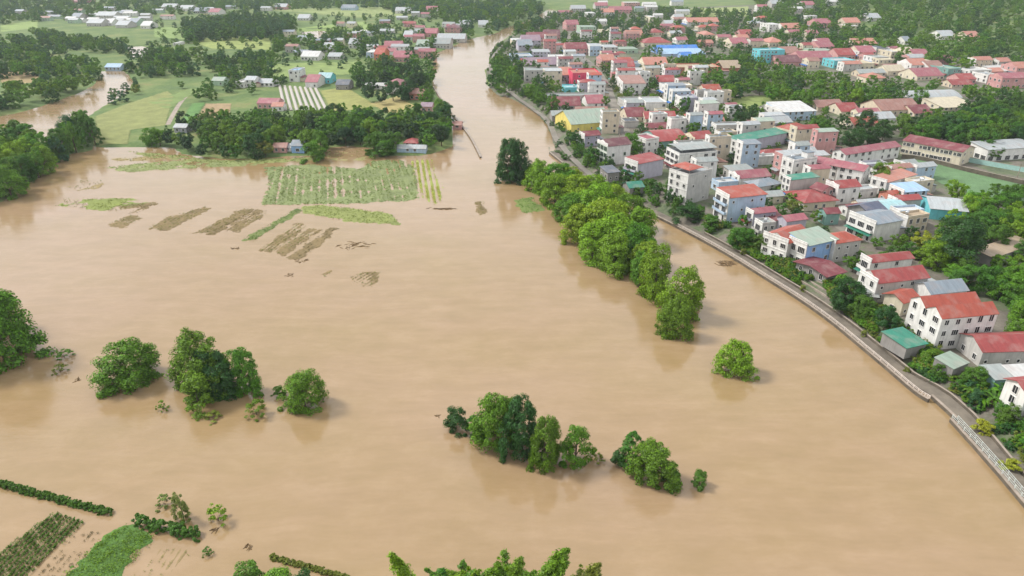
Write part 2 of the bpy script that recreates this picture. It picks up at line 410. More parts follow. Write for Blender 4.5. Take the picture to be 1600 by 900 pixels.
loc = lambda l: [(p[0] - bx.x, p[1] - bx.y) for p in l]
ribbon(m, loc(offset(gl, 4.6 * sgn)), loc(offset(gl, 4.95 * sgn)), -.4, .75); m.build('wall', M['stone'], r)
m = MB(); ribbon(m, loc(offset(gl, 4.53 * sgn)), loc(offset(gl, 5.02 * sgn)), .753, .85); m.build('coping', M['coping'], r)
tag(r, 'low garden wall along the inland side of the riverside promenade', 'wall')
for k, offd in enumerate((7.6, 9.2, 10.8)):
    seg = [p for p in gl if 186 < p[1] < 222]
    m = MB(); q = seg[0]; r = empty('planter_wall', (q[0], q[1], 1.3 + .6 * k)); bx = Vector(r.location)
    ribbon(m, loc(offset(seg, offd * sgn)), loc(offset(seg, (offd + .45) * sgn)), -.6, .75); m.build('wall', M['coping'], r)
    tag(r, ('lowest', 'middle', 'topmost')[k] + ' of three pale terrace walls below the blue house', 'wall')

def road(name, pts, width, mat=None, zoff=.03, step=6):
    line = smooth([tuple(PG(*p)[:2]) for p in pts]); line = resample(line, step)
    A, B = offset(line, width / 2), offset(line, -width / 2); m = MB()
    zs = [max(gz(*a), gz(*b), gz(*c)) + zoff for a, b, c in zip(A, B, line)]
    for k in range(len(line) - 1):
        m.poly([(A[k][0], A[k][1], zs[k]), (B[k][0], B[k][1], zs[k]), (B[k + 1][0], B[k + 1][1], zs[k + 1]), (A[k + 1][0], A[k + 1][1], zs[k + 1])])
    o = m.build(name, mat or M['asphalt']); tag(o, kind='structure'); ROADS.append((line, width)); return o
ROADS = []
road('street', [(1075, 262), (1020, 262), (985, 225), (968, 185), (958, 160), (946, 128), (925, 100), (897, 80), (885, 62), (893, 52), (930, 40)], 6)
road('street', [(960, 165), (1040, 150), (1100, 138), (1180, 122), (1300, 112)], 5)
road('street', [(1075, 262), (1130, 258), (1165, 275), (1210, 300)], 5)
road('street', [(1290, 300), (1300, 345), (1345, 375), (1380, 378)], 5)
road('riverside_road', [(1010, 328), (960, 298), (905, 262), (872, 228), (858, 190), (835, 172), (805, 152), (772, 132), (766, 110), (769, 90), (790, 68)], 3.4)
road('path', [(262, 195), (275, 170), (290, 150), (305, 143)], 3, M['coping'])

# ------------------------------------------------------------------ windows and doors shared by all houses
def frame_mesh(name, w_, h_, t=.10, d=.14, bars=1):
    m = MB(); a, b = w_ / 2, h_ / 2
    m.box(-a - t, -a, -d, .0, -b - t, b + t); m.box(a, a + t, -d, .0, -b - t, b + t)
    m.box(-a, a, -d, .0, b, b + t); m.box(-a, a, -d * 1.5, .0, -b - t, -b)
    for k in range(bars): x = -a + w_ * (k + 1) / (bars + 1); m.box(x - .03, x + .03, -d * .6, -.03, -b, b)
    return m.mesh(name, M['paint'])
def pane_mesh(w_, h_):
    m = MB(); m.box(-w_ / 2, w_ / 2, -.04, -.005, -h_ / 2, h_ / 2); return m.mesh('pane', M['glass'])
WIN = {k: (frame_mesh('window', *s, bars=b), pane_mesh(*s), s) for k, s, b in
       (('n', (1.2, 1.5), 1), ('w', (1.9, 1.6), 2), ('s', (.8, .9), 0), ('d', (1.1, 2.2), 0), ('g', (2.8, 2.2), 3), ('t', (1.3, 1.9), 1))}
def opening(parent, kind, x, y, z, rz, fcol, tint=None):
    fm, pm, s = WIN[kind]
    nm = 'door' if kind == 'd' else 'window'
    f = obj(nm, fm, parent, fcol); f.location = (x, y, z); f.rotation_euler = (0, 0, rz)
    p = obj('pane', pm, f); return f

def uv_roof(me):
    """metric uv: u along the eave (horizontal), v down the slope"""
    lay = me.uv_layers.new(name='uv')
    for p in me.polygons:
        n = p.normal; h = Vector((-n.y, n.x, 0)); h = h.normalized() if h.length > 1e-3 else Vector((1, 0, 0)); d = n.cross(h)
        for li in p.loop_indices:
            c = me.vertices[me.loops[li].vertex_index].co; lay.data[li].uv = (c.dot(h), c.dot(d))
def roof_part(parent, kind, a, b, z, color, rise=None, over=.5, name='roof', x0=None, x1=None, y0=None, y1=None):
    x0 = -a / 2 if x0 is None else x0; x1 = a / 2 if x1 is None else x1; y0 = -b / 2 if y0 is None else y0; y1 = b / 2 if y1 is None else y1
    X0, X1, Y0, Y1 = x0 - over, x1 + over, y0 - over, y1 + over
    th = .14; m = MB(); xm, ym = (x0 + x1) / 2, (y0 + y1) / 2
    if kind == 'gx':
        rise = rise or (y1 - y0) * .22; dz = rise * over / ((y1 - y0) / 2)
        m.slab([(X0, Y0, z - dz), (X1, Y0, z - dz), (X1, ym, z + rise), (X0, ym, z + rise)], th)
        m.slab([(X0, ym, z + rise), (X1, ym, z + rise), (X1, Y1, z - dz), (X0, Y1, z - dz)], th)
    elif kind == 'gy':
        rise = rise or (x1 - x0) * .22; dz = rise * over / ((x1 - x0) / 2)
        m.slab([(X0, Y0, z - dz), (xm, Y0, z + rise), (xm, Y1, z + rise), (X0, Y1, z - dz)], th)
        m.slab([(xm, Y0, z + rise), (X1, Y0, z - dz), (X1, Y1, z - dz), (xm, Y1, z + rise)], th)
    elif kind == 'hip':
        s = min(X1 - X0, Y1 - Y0) / 2; rise = rise or s * .42
        if X1 - X0 >= Y1 - Y0: r0, r1 = (X0 + s, ym, z + rise), (X1 - s + .01, ym, z + rise)
        else: r0, r1 = (xm, Y0 + s, z + rise), (xm, Y1 - s + .01, z + rise)
        c = [(X0, Y0, z), (X1, Y0, z), (X1, Y1, z), (X0, Y1, z)]
        if X1 - X0 >= Y1 - Y0:
            m.slab([c[0], c[1], r1, r0], th); m.slab([c[2], c[3], r0, r1], th); m.slab([c[3], c[0], r0], th); m.slab([c[1], c[2], r1], th)
        else:
            m.slab([c[1], c[2], r1, r0], th); m.slab([c[3], c[0], r0, r1], th); m.slab([c[0], c[1], r0], th); m.slab([c[2], c[3], r1], th)
    elif kind == 'mono':
        rise = rise or (y1 - y0) * .12; m.slab([(X0, Y0, z), (X1, Y0, z), (X1, Y1, z + rise), (X0, Y1, z + rise)], th)
    elif kind == 'monox':
        rise = rise or (x1 - x0) * .12; m.slab([(X0, Y0, z), (X1, Y0, z + rise), (X1, Y1, z + rise), (X0, Y1, z)], th)
    elif kind == 'arch':
        rise = rise or (y1 - y0) * .16; N = 8
        for k in range(N):
            f = lambda q: (Y0 + (Y1 - Y0) * q / N, z + rise * math.sin(math.pi * q / N))
            (ya, za), (yb, zb) = f(k), f(k + 1); m.slab([(X0, ya, za), (X1, ya, za), (X1, yb, zb), (X0, yb, zb)], th)
    elif kind == 'flat':
        m.slab([(X0, Y0, z + .2), (X1, Y0, z + .2), (X1, Y1, z + .2), (X0, Y1, z + .2)], .18)
    me = m.mesh(name, M['roof'] if kind != 'flat' else M['wall']); uv_roof(me)
    o = obj(name, me, parent, color); return o, (rise or 0)
def wall_part(parent, a, b, h, color, kind=None, rise=0, name='wall', x0=None, y0=None, base=-.6):
    """walls; gable ends are closed up to the roof"""
    X0 = -a / 2 if x0 is None else x0; Y0 = -b / 2 if y0 is None else y0; X1, Y1 = X0 + a, Y0 + b; h -= .02
    m = MB(); m.box(X0, X1, Y0, Y1, base, h); e = .06
    ym, xm = (Y0 + Y1) / 2, (X0 + X1) / 2
    if kind == 'gx':
        for x in (X0 + .002, X1 - .002): m.poly([(x, Y0 + e, h), (x, Y1 - e, h), (x, ym, h + rise - .16)])
    if kind == 'gy':
        for y in (Y0 + .002, Y1 - .002): m.poly([(X0 + e, y, h), (X1 - e, y, h), (xm, y, h + rise - .16)])
    if kind == 'mono':
        for x in (X0 + .002, X1 - .002): m.poly([(x, Y0 + e, h), (x, Y1, h), (x, Y1, h + rise - .16)])
    if kind == 'monox':
        for y in (Y0 + .002, Y1 - .002): m.poly([(X0 + e, y, h), (X1, y, h), (X1, y, h + rise - .16)])
    if kind == 'arch':
        for x in (X0 + .002, X1 - .002):
            m.poly([(x, Y0 + e + (Y1 - Y0 - 2 * e) * q / 8, h + (rise - .16) * math.sin(math.pi * q / 8)) for q in range(9)])
    return m.build(name, M['wall'], parent, color)
def parapet(parent, a, b, z, color, hgt=.8, t=.2):
    m = MB(); X, Y = a / 2 + .003, b / 2 + .003
    m.box(-X, X, -Y, -Y + t, z, z + hgt); m.box(-X, X, Y - t, Y, z, z + hgt); m.box(-X, -X + t, -Y + t, Y - t, z, z + hgt); m.box(X - t, X, -Y + t, Y - t, z, z + hgt)
    m.build('parapet', M['wall'], parent, color)
def tank(parent, x, y, z, rz=0):
    m = MB(); m.tube([(-.9, 0, 1.1), (-.8, 0, 1.1), (.8, 0, 1.1), (.9, 0, 1.1)], [.4, .55, .55, .4], 10)
    for q in (-.55, .55): m.box(q - .05, q + .05, -.4, .4, 0, .72)
    o = m.build('water_tank', M['metal'], parent, rgb('C9CDD0')); o.location = (x, y, z); o.rotation_euler = (0, 0, rz)
def balcony(parent, x, y, z, wid, rz, color, dep=1.1):
    m = MB(); m.box(-wid / 2, wid / 2, -dep, .0, -.18, 0); m.box(-wid / 2, wid / 2, -dep, -dep + .1, .003, .85)
    m.box(-wid / 2, -wid / 2 + .1, -dep + .1, 0, .003, .85); m.box(wid / 2 - .1, wid / 2, -dep + .1, 0, .003, .85)
    o = m.build('balcony', M['wall'], parent, color); o.location = (x, y, z); o.rotation_euler = (0, 0, rz)

WC = dict(white='DDDBD6', cream='D3C9B2', grey='B9B6B0', dgrey='8F8C88', lilac='B4B0BC', blue='8FB2DC', pblue='AFC3D6', pink='C39490', red='D0304C', yellow='D9C970', turq='6FC6CE',
          teal='7DA39B', salmon='C07E6C', beige='CDBFA8', brick='C47650', pgreen='A9C0A8', violet='A2A0B0', hot='D94A66')
RC = dict(red='8C3A38', orange='9A4736', dred='703036', maroon='60363C', pinkr='90525A', salmon='A87060', brown='8E675C', gray='8C9391', lgray='9DA3A5', dgray='5A616A', panel='4E5568',
          ggreen='8A9A8C', green='2F7A66', cyan='8FB2B6', blue='2E6FB8', lblue='8DACC6', white='BBBCBA', tan='A08F78', cream='B5AC94', purple='84707C', slate='7A858E')
HOUSES = []      # (x, y, radius, root)
FOOT = []        # plan rectangles (cx, cy, ux, uy, a, b)
def face_windows(root, a, b, floors, fh, side, n, kinds, fcol, z0=0, skip=0, rr=None, FX=0.0):
    rr = rr or RNG
    ln = a if side in ('f', 'k') else b
    if n is None: n = max(1, int(ln / 3.2))
    for fl in range(floors):
        for k in range(n):
            if rr.random() < skip: continue
            kd = rr.choice(kinds); s = WIN[kd][2]
            t = -ln / 2 + ln * (k + .5) / n
            z = z0 + fl * fh + (s[1] / 2 + .12 if kd in 'dg' else 1.0 + s[1] / 2)
            if z + s[1] / 2 > z0 + (fl + 1) * fh: z = z0 + (fl + 1) * fh - s[1] / 2 - .15
            if side == 'f': opening(root, kd, t, -b / 2, z, 0, fcol)
            elif side == 'l': opening(root, kd, -a / 2 - FX, -t, z, -math.pi / 2, fcol)
            elif side == 'r': opening(root, kd, a / 2, t, z, math.pi / 2, fcol)

def house(name, label, cat, cx, cy, zb, yaw, a, b, h, wc, rk, rc, floors=2, facade='w', fn=None, front=None, ftype='ns', rise=None, over=.5, skip=.15, extra=(), group=None, wincol='white', detail=True, short=None, plain=False):
    rr = random.Random(int(cx * 13 + cy * 7))
    root = empty(name, (cx, cy, zb), yaw)
    wcol = rgb(WC[wc]); rcol = rgb(RC[rc])
    j = rr.uniform(.9, 1.07); rcol = tuple(c * j for c in rcol[:3]) + (1,); fcol = rgb(WC[wincol] if wincol in WC else wincol)
    if rk == 'flat':
        wall_part(root, a, b, h, wcol)
        roof_part(root, 'flat', a, b, h - .05, rcol, over=-.01)
        if detail: parapet(root, a, b, h + .15, wcol)
    elif rk == 'gx2':                                     # two parallel gables
        y0, ym, y1 = -b / 2, 0, b / 2
        w_ = wall_part(root, a, b, h, wcol); r_ = rise or b * .11
        for yy in (y0, ym):
            for x in (-a / 2 + .002, a / 2 - .002):
                m = MB(); m.poly([(x, yy + .06, h - .02), (x, yy + b / 2 - .06, h - .02), (x, yy + b / 4, h + r_ - .18)]); m.build('gable', M['wall'], root, wcol)
            roof_part(root, 'gx', a, b, h, rcol, r_, over * .5, y0=yy + .02, y1=yy + b / 2 - .02)
    else:
        px_ = facade and floors > 1 and not plain
        ro, rs = roof_part(root, rk, a, b, h, rcol, rise, over, x0=(-a / 2 + over) if px_ else None)
        wall_part(root, a, b, h, wcol, rk, rs)
    fh = h / max(1, floors); FX = 0.0
    if facade and floors > 1 and not plain and rk != 'gx2':
        fc = rgb(WC['white' if wc in ('grey', 'lilac', 'dgrey', 'violet', 'beige', 'pblue', 'blue') else wc]); FX = .22
        tp_ = h + (.95 if rk == 'flat' else rr.uniform(.5, 1.1)); m = MB(); m.box(-a / 2 - FX, -a / 2 - .003, -b / 2 - .04, b / 2 + .04, -.5, tp_); m.build('painted_front', M['wall'], root, fc)
        for fl in range(1, floors + 1):
            m = MB(); m.box(-a / 2 - FX - .16, -a / 2 - FX - .002, -b / 2 - .1, b / 2 + .1, fl * fh - .09, fl * fh + .09); m.build('string_course', M['wall'], root, fc)
        m = MB(); m.box(-a / 2 - FX - .1, -a / 2 + .05, -b / 2 - .1, b / 2 + .1, tp_ + .003, tp_ + .15); m.build('cornice', M['wall'], root, fc)
        if rr.random() < .45:
            m = MB(); z_ = fh * .88; m.slab([(-a / 2 - FX - 2.0, -b / 2 + .2, z_ - .5), (-a / 2 - FX - .02, -b / 2 + .2, z_), (-a / 2 - FX - .02, b / 2 - .2, z_), (-a / 2 - FX - 2.0, b / 2 - .2, z_ - .5)], .06); me = m.mesh('awning', M['roof']); uv_roof(me)
            obj('awning', me, root, rgb(RC[rr.choice(['green', 'dred', 'blue', 'lgray', 'slate', 'red'])], .8))
    if detail and not plain and floors > 1 and rr.random() < .5:      # lean-to at the back of the plot
        wA, hA, dA = a * rr.uniform(.25, .4), rr.uniform(2.6, 3.4), b * rr.uniform(.6, .9); x = a / 2 + .003
        m = MB(); m.box(x, x + wA, -dA / 2, dA / 2, -.5, hA); m.build('annex_wall', M['wall'], root, rgb(WC[rr.choice(['grey', 'dgrey', 'beige'])]))
        m = MB(); m.slab([(x + .003, -dA / 2 - .3, hA + .75), (x + wA + .4, -dA / 2 - .3, hA + .15), (x + wA + .4, dA / 2 + .3, hA + .15), (x + .003, dA / 2 + .3, hA + .75)], .08); me = m.mesh('annex_roof', M['roof']); uv_roof(me); obj('annex_roof', me, root, rgb(RC[rr.choice(['gray', 'lgray', 'dred', 'slate', 'brown'])]))
    if facade:
        if facade == 'b':                                 # balconies across the river face
            for fl in range(floors):
                n = max(1, int(b / 3.2))
                for k in range(n):
                    t = -b / 2 + b * (k + .5) / n
                    opening(root, 'd' if fl == 0 and k == 0 else ('g' if b / n > 3.3 else 't'), -a / 2 - FX, t, fl * fh + (1.25 if fl == 0 and k == 0 else min(1.35, fh / 2)), -math.pi / 2, fcol)
                if fl: balcony(root, -a / 2 - FX, 0, fl * fh + .05, b * .92, -math.pi / 2, wcol)
        elif facade == 'g':
            for fl in range(floors):
                n = max(1, int(b / 3.1))
                for k in range(n): opening(root, 'g' if b / n > 3.2 else 't', -a / 2 - FX, -b / 2 + b * (k + .5) / n, fl * fh + min(1.45, fh / 2), -math.pi / 2, fcol)
        else:
            face_windows(root, a, b, floors, fh, 'l', fn, list('ntw') if b > 6 else list('nt'), fcol, 0, .08, rr, FX)
    if front != 0:
        face_windows(root, a, b, floors, fh, 'f', front, list(ftype), fcol, 0, skip, rr)
    if detail: face_windows(root, a, b, floors, fh, 'r', max(1, int(b / 4)), ['n', 's'], fcol, 0, .3, rr)
    if rk == 'flat' and detail:
        if a > 9 and 'room' in extra:
            s = (a * .28, b * .5); x = a * .5 - s[0] - .6
            m = MB(); m.box(x, x + s[0], -s[1] / 2, s[1] / 2, h + .155, h + 2.7); m.build('stair_room', M['wall'], root, wcol)
            m = MB(); m.box(x - .3, x + s[0] + .3, -s[1] / 2 - .3, s[1] / 2 + .3, h + 2.703, h + 2.9); m.build('stair_room_roof', M['wall'], root, rcol)
        if 'tank' in extra or rr.random() < .5: tank(root, rr.uniform(-a * .3, a * .1), rr.uniform(-b * .2, b * .25), h + .16, rr.uniform(0, 3))
    if 'canopy' in extra:                                 # raised sheet-metal cover over a flat roof
        cc_ = rgb(RC['gray'] if 'canopyg' not in extra else RC['green']); z = h + 2.5
        m = MB(); 
        for x in (-a * .42, a * .42):
            for y in (-b * .42, b * .42): m.box(x - .07, x + .07, y - .07, y + .07, h + .16, z + .35)
        m.build('canopy_frame', M['paint'], root, rgb('9A9A96'))
        if 'front' in extra: roof_part(root, 'hip', a, b, z, rgb(RC['orange']), 1.2, .3, 'canopy_roof', x0=-a * .46, x1=a * .12, y0=-b * .46, y1=b * .46)
        else: roof_part(root, 'gx', a * .94, b * .94, z, cc_, .6, .4, 'canopy_roof')
    HOUSES.append((cx, cy, root, short)); u = Vector((math.cos(yaw), math.sin(yaw))); FOOT.append((cx, cy, u.x, u.y, a, b))
    if label: tag(root, label, cat, group)
    return root
def hq(name, label, Lp, Cp, Rp, h, wc, rk, rc, bmin=5, bmax=26, cat='house', **k):
    """a house from three eave corners in the photo: far end of the river face, the near corner, far end of the front"""
    zb = k.pop('zb', 2.95); z = zb + h
    l, c, r = P(*Lp, z), P(*Cp, z), P(*Rp, z)
    ux = (r - c); ux.z = 0; a = ux.length; ux.normalize(); uy = Vector((-ux.y, ux.x, 0))
    b = min(max((l - c).dot(uy), bmin), bmax)
    ctr = c + ux * a / 2 + uy * b / 2
    return house(name, label, cat, ctr.x, ctr.y, zb, math.atan2(ux.y, ux.x), a, b, h, wc, rk, rc, **k)
# ------------------------------------------------------------------ houses seen closely, one by one
hq('town_house', 'big white three-storey riverside house with twin orange-red gabled roofs', (1436, 464), (1473, 497), (1560, 489), 9.9, 'white', 'gx2', 'orange', floors=3, facade='w', fn=3, front=5, ftype='ntw', skip=.05, rise=2.0, bmax=20, plain=True)
hq('workshop', 'grey workshop with wide red roof right of the big white riverside house', (1513, 524), (1537, 548), (1640, 545), 4.8, 'grey', 'gx', 'red', floors=1, facade='w', front=6, ftype='s', skip=.4, bmin=9)
hq('town_house', 'two-storey pale house with red gabled roof above the promenade bushes', (1349, 424), (1372, 441), (1451, 432), 7.0, 'grey', 'gx', 'red', floors=2, facade='w', front=5, ftype='ns', rise=2.2)
hq('town_house', 'white house with long red roof just behind the pale red-gabled house', (1350, 402), (1362, 409), (1427, 402), 6.6, 'white', 'gx', 'red', floors=2, facade='b', front=4, ftype='n', skip=.4)
hq('outbuilding', 'small house with orange-red roof beside the big white riverside house', (1394, 455), (1412, 471), (1436, 464), 5.0, 'cream', 'gx', 'orange', floors=1, facade='w', front=2, over=.7)
hq('outbuilding', 'slate-blue gabled shed behind the big white riverside house', (1448, 440), (1456, 458), (1512, 452), 5.2, 'white', 'gx', 'slate', floors=1, front=0, rise=2.0)
hq('town_house', 'light blue riverside house with grey-green roof and dark windows', (1232, 371), (1262, 383), (1306, 373), 8.0, 'blue', 'mono', 'ggreen', floors=2, facade='g', front=2, ftype='n', over=.9, rise=1.5)
hq('town_house', 'grey two-storey house with orange hipped roof beside the light blue house', (1290, 366), (1306, 380), (1346, 374), 7.2, 'grey', 'hip', 'orange', floors=2, facade='w', front=3, ftype='ns')
hq('town_house', 'grey house with broad orange roof touching the light blue house', (1200, 363), (1232, 379), (1268, 366), 7.2, 'grey', 'gx', 'orange', floors=2, facade='w', front=1, rise=2.2)
hq('canopy_shed', 'low red-roofed open shelter in front of the light blue house', (1262, 404), (1292, 430), (1318, 423), 3.4, 'dgrey', 'gx', 'dred', floors=1, facade='w', front=0, over=1.0, rise=1.0)
hq('town_house', 'long pale blue house with white balconied front and orange roof', (1104, 299), (1140, 309), (1198, 303), 10.4, 'pblue', 'mono', 'orange', floors=3, facade='b', front=4, ftype='s', skip=.5, rise=1.2)
hq('town_house', 'tall four-storey white house with orange roof and blank grey side wall', (1045, 267), (1076, 276), (1112, 267), 12.4, 'grey', 'flat', 'lgray', floors=4, facade='w', fn=3, front=2, ftype='s', skip=.5, extra=('canopy', 'front'))
hq('town_house', 'small violet-grey house with pale pink roof beside the long pale blue house', (1168, 327), (1178, 333), (1213, 329), 6.4, 'violet', 'gx', 'pinkr', floors=2, facade='b', front=3)
hq('outbuilding', 'low maroon-roofed shed between pink-roofed houses', (1195, 335), (1203, 345), (1228, 343), 4.0, 'grey', 'mono', 'dred', floors=1, front=2)
hq('town_house', 'lilac-walled house with dusty pink roof behind the maroon shed', (1225, 336), (1230, 345), (1261, 341), 5.6, 'lilac', 'gx', 'pinkr', floors=1, facade='w', front=0)
hq('hall', 'wide low hall with large brick-red hipped roof', (1238, 303), (1258, 316), (1307, 312), 4.0, 'cream', 'hip', 'red', floors=1, front=4, bmin=14, over=1.0, rise=2.6)
hq('town_house', 'narrow grey house with bright green sheet roof and white front', (1221, 277), (1236, 281), (1280, 276), 8.6, 'grey', 'mono', 'green', floors=3, facade='w', fn=2, front=0, over=.4)
hq('town_house', 'white tower-like house with flat blue-grey roof behind the green-roofed house', (1228, 246), (1241, 253), (1277, 248), 10.8, 'white', 'flat', 'slate', floors=3, facade='w', front=3, ftype='n', extra=('room', 'tank'))
hq('school_building', 'three-storey white school wing with long pink-red roof', (1273, 246), (1349, 267), (1361, 260), 9.0, 'white', 'gy', 'pinkr', floors=3, facade='w', front=2, ftype='n', bmax=60, cat='school', plain=True, rise=1.6)
hq('school_building', 'low white school wing with pale pink roof behind the three-storey wing', (1308, 234), (1322, 241), (1407, 228), 6.2, 'white', 'gx', 'pinkr', floors=2, facade='w', front=8, ftype='nw', cat='school', plain=True)
hq('school_building', 'long cream two-storey school building with dark red roof by the sports pitch', (1411, 219), (1504, 237), (1524, 230), 7.2, 'cream', 'gy', 'dred', floors=2, facade='w', fn=14, front=2, bmax=70, cat='school', plain=True, rise=2.0)
hq('hall', 'white hall with blue doors at the right edge beyond the sports pitch', (1536, 224), (1545, 234), (1625, 229), 6.0, 'white', 'mono', 'lgray', floors=1, facade='g', front=6, ftype='g')
hq('town_house', 'white house with brown lean-to roof beside the sports pitch trees', (1378, 274), (1386, 285), (1432, 272), 6.2, 'white', 'mono', 'salmon', floors=2, facade='w', front=4)
hq('town_house', 'pale blue-roofed white house in front of the sports pitch trees', (1407, 289), (1413, 300), (1450, 297), 5.8, 'pblue', 'mono', 'lblue', floors=2, facade='w', front=3, ftype='nt')
hq('outbuilding', 'small orange-roofed lean-to beside the pale blue-roofed house', (1391, 298), (1396, 309), (1420, 307), 3.8, 'salmon', 'gx', 'orange', floors=1, front=1)
hq('town_house', 'white house with bright red gabled roof beside the brick-red hall', (1303, 283), (1311, 293), (1345, 290), 7.6, 'white', 'gx', 'red', floors=2, facade='w', front=2, ftype='n', skip=.4)
hq('outbuilding', 'pink gabled annex of red-roofed row above the brick-red hall', (1277, 290), (1284, 298), (1304, 294), 6.4, 'pink', 'gy', 'dred', floors=2, front=2, facade=None)
hq('town_house', 'white house with slate-grey roof and dark solar sheets on top', (1328, 333), (1369, 350), (1410, 343), 7.4, 'white', 'gx', 'slate', floors=2, facade='b', front=0, rise=1.6, short='slate-roofed white house')
hq('outbuilding', 'dark panel-roofed terrace behind the slate-grey-roofed white house', (1333, 320), (1361, 334), (1386, 328), 7.0, 'dgrey', 'gx', 'panel', floors=2, facade=None, front=0, over=.8)
hq('hall', 'wide shed with pale cyan sheet roof beside the dark panel roof', (1371, 314), (1386, 327), (1420, 323), 5.4, 'dgrey', 'gx', 'cyan', floors=1, facade=None, front=0, rise=1.2, bmin=10)
hq('town_house', 'beige two-storey house with flat roof left of the large dark tree', (1412, 334), (1419, 342), (1452, 337), 6.6, 'beige', 'flat', 'tan', floors=2, front=3, ftype='ntw')
hq('hall', 'long grey-white shed roof with cyan gable near the pitch', (1452, 306), (1455, 325), (1512, 330), 4.6, 'turq', 'gx', 'lgray', floors=1, front=0, bmin=12, facade=None, rise=2.0)
hq('outbuilding', 'small teal-walled house with crimson roof below the brick-red hall', (1288, 325), (1292, 333), (1313, 332), 5.0, 'teal', 'gx', 'dred', floors=1, facade='w', front=1)
hq('town_house', 'glass-fronted white house with maroon roof beside the riverside tree row', (929, 221), (950, 228), (986, 224), 10.0, 'white', 'gx', 'maroon', floors=3, facade='g', front=2, ftype='n', skip=.5, wincol='pgreen', bmin=8)
hq('town_house', 'house with long red roof and plain grey side wall near the tree row', (974, 250), (997, 256), (1037, 248), 8.0, 'lilac', 'mono', 'red', floors=2, facade='b', front=2, ftype='s', skip=.5, bmin=9)
hq('town_house', 'white terraced house with flat canopied roof behind the tall white house', (1050, 232), (1062, 243), (1121, 238), 8.4, 'white', 'flat', 'lgray', floors=3, facade='b', front=5, ftype='nw', extra=('canopy',))
hq('shed', 'yellow-walled shed with grey-green sheet roof near the river', (897, 178), (893, 194), (956, 189), 4.6, 'yellow', 'gx', 'ggreen', floors=1, front=3, ftype='s', skip=.3, facade=None, bmin=13)
hq('town_house', 'big dark red curved roof over a teal-walled shop', (1022, 206), (1028, 221), (1073, 218), 4.2, 'teal', 'arch', 'red', floors=1, facade='w', front=4, ftype='g', bmin=12)
hq('town_house', 'white house with crimson gabled roof right of the curved red roof', (1083, 208), (1086, 217), (1115, 214), 5.6, 'cream', 'gx', 'red', floors=2, front=2)
hq('town_house', 'grey concrete house with flat roof and dark terrace opening', (1116, 193), (1120, 198), (1158, 197), 7.0, 'grey', 'flat', 'lgray', floors=2, facade='w', front=3, ftype='gn')
hq('town_house', 'long violet house under a narrow dark green roof', (1148, 214), (1152, 222), (1230, 207), 6.2, 'lilac', 'mono', 'green', floors=2, facade='w', front=0, bmin=8)
hq('town_house', 'pale lilac house with long grey roof and white gable front', (1186, 186), (1194, 193), (1238, 190), 6.0, 'lilac', 'gx', 'lgray', floors=2, facade='w', front=0)
hq('town_house', 'cream house with orange hipped roof beside the dark tree belt', (1226, 196), (1236, 206), (1268, 200), 6.8, 'cream', 'hip', 'orange', floors=2, front=3)
hq('outbuilding', 'grey-roofed low buildings beside the narrow street behind the tall house', (1142, 262), (1150, 273), (1185, 270), 3.6, 'grey', 'mono', 'gray', floors=1, front=2)
hq('town_house', 'white house with pinkish-red roof behind the long pale blue house', (1150, 268), (1156, 278), (1204, 274), 5.6, 'white', 'gx', 'pinkr', floors=2, facade='w', front=3, ftype='n', skip=.4)
hq('town_house', 'teal and grey roofed low house behind the long pale blue house', (1176, 282), (1184, 292), (1222, 286), 4.8, 'grey', 'hip', 'slate', floors=1, front=3, facade='w')
hq('town_house', 'white gable-fronted house at the right edge above the promenade', (1594, 600), (1606, 614), (1690, 606), 8.0, 'white', 'gx', 'red', floors=3, facade='w', front=4, bmin=6, plain=True)
hq('outbuilding', 'grey metal-roofed shed with dark green wall at the right edge', (1551, 583), (1556, 592), (1586, 590), 3.4, 'teal', 'mono', 'gray', floors=1, front=0, facade=None)
hq('outbuilding', 'white-roofed shed beside the green-walled shed at the right edge', (1588, 578), (1592, 592), (1650, 588), 3.4, 'white', 'mono', 'white', floors=1, front=0, facade=None)
hq('outbuilding', 'pale green sheet-roofed lean-to below the big white riverside house', (1478, 558), (1490, 576), (1514, 566), 2.8, 'dgrey', 'mono', 'ggreen', floors=1, front=0, facade=None, over=.2)
hq('canopy_shed', 'dark green awning-roofed shelter left of the big white riverside house', (1396, 517), (1417, 543), (1448, 536), 3.0, 'dgrey', 'mono', 'green', floors=1, front=0, facade=None, over=.4, rise=.5)
hq('outbuilding', 'dark grey tin-roofed shed among bushes below the red-gabled house', (1343, 450), (1352, 462), (1372, 464), 2.8, 'dgrey', 'mono', 'gray', floors=1, front=0, facade=None)
hq('hall', 'long cream-roofed shed by the right edge among trees', (1546, 388), (1552, 402), (1615, 380), 3.4, 'dgrey', 'mono', 'tan', floors=1, front=0, facade=None, bmin=6)
hq('town_house', 'pale purple-grey house with dark roof beside the glass-fronted house', (908, 207), (914, 212), (938, 210), 6.0, 'violet', 'gx', 'dred', floors=2, front=2)
hq('outbuilding', 'teal tin roof among trees below the red-roofed grey house', (980, 285), (984, 293), (1006, 291), 2.8, 'dgrey', 'gx', 'green', floors=1, front=0, facade=None)
hq('town_house', 'dark-roofed small house left of the house with long red roof', (946, 262), (950, 270), (968, 268), 4.2, 'dgrey', 'mono', 'dgray', floors=1, front=2)
hq('town_house', 'white stepped house with pink gables left of the curved red roof', (998, 212), (1010, 220), (1030, 217), 7.6, 'white', 'flat', 'pinkr', floors=2, facade='b', front=2)
hq('outbuilding', 'grey flat-roofed house behind the row of canopied terraces', (1060, 222), (1066, 231), (1112, 229), 6.0, 'grey', 'flat', 'gray', floors=2, front=4)
hq('town_house', 'grey rough-walled house between pink roofs and the promenade', (1186, 344), (1192, 352), (1212, 350), 6.0, 'grey', 'flat', 'gray', floors=2, front=2, facade='b')

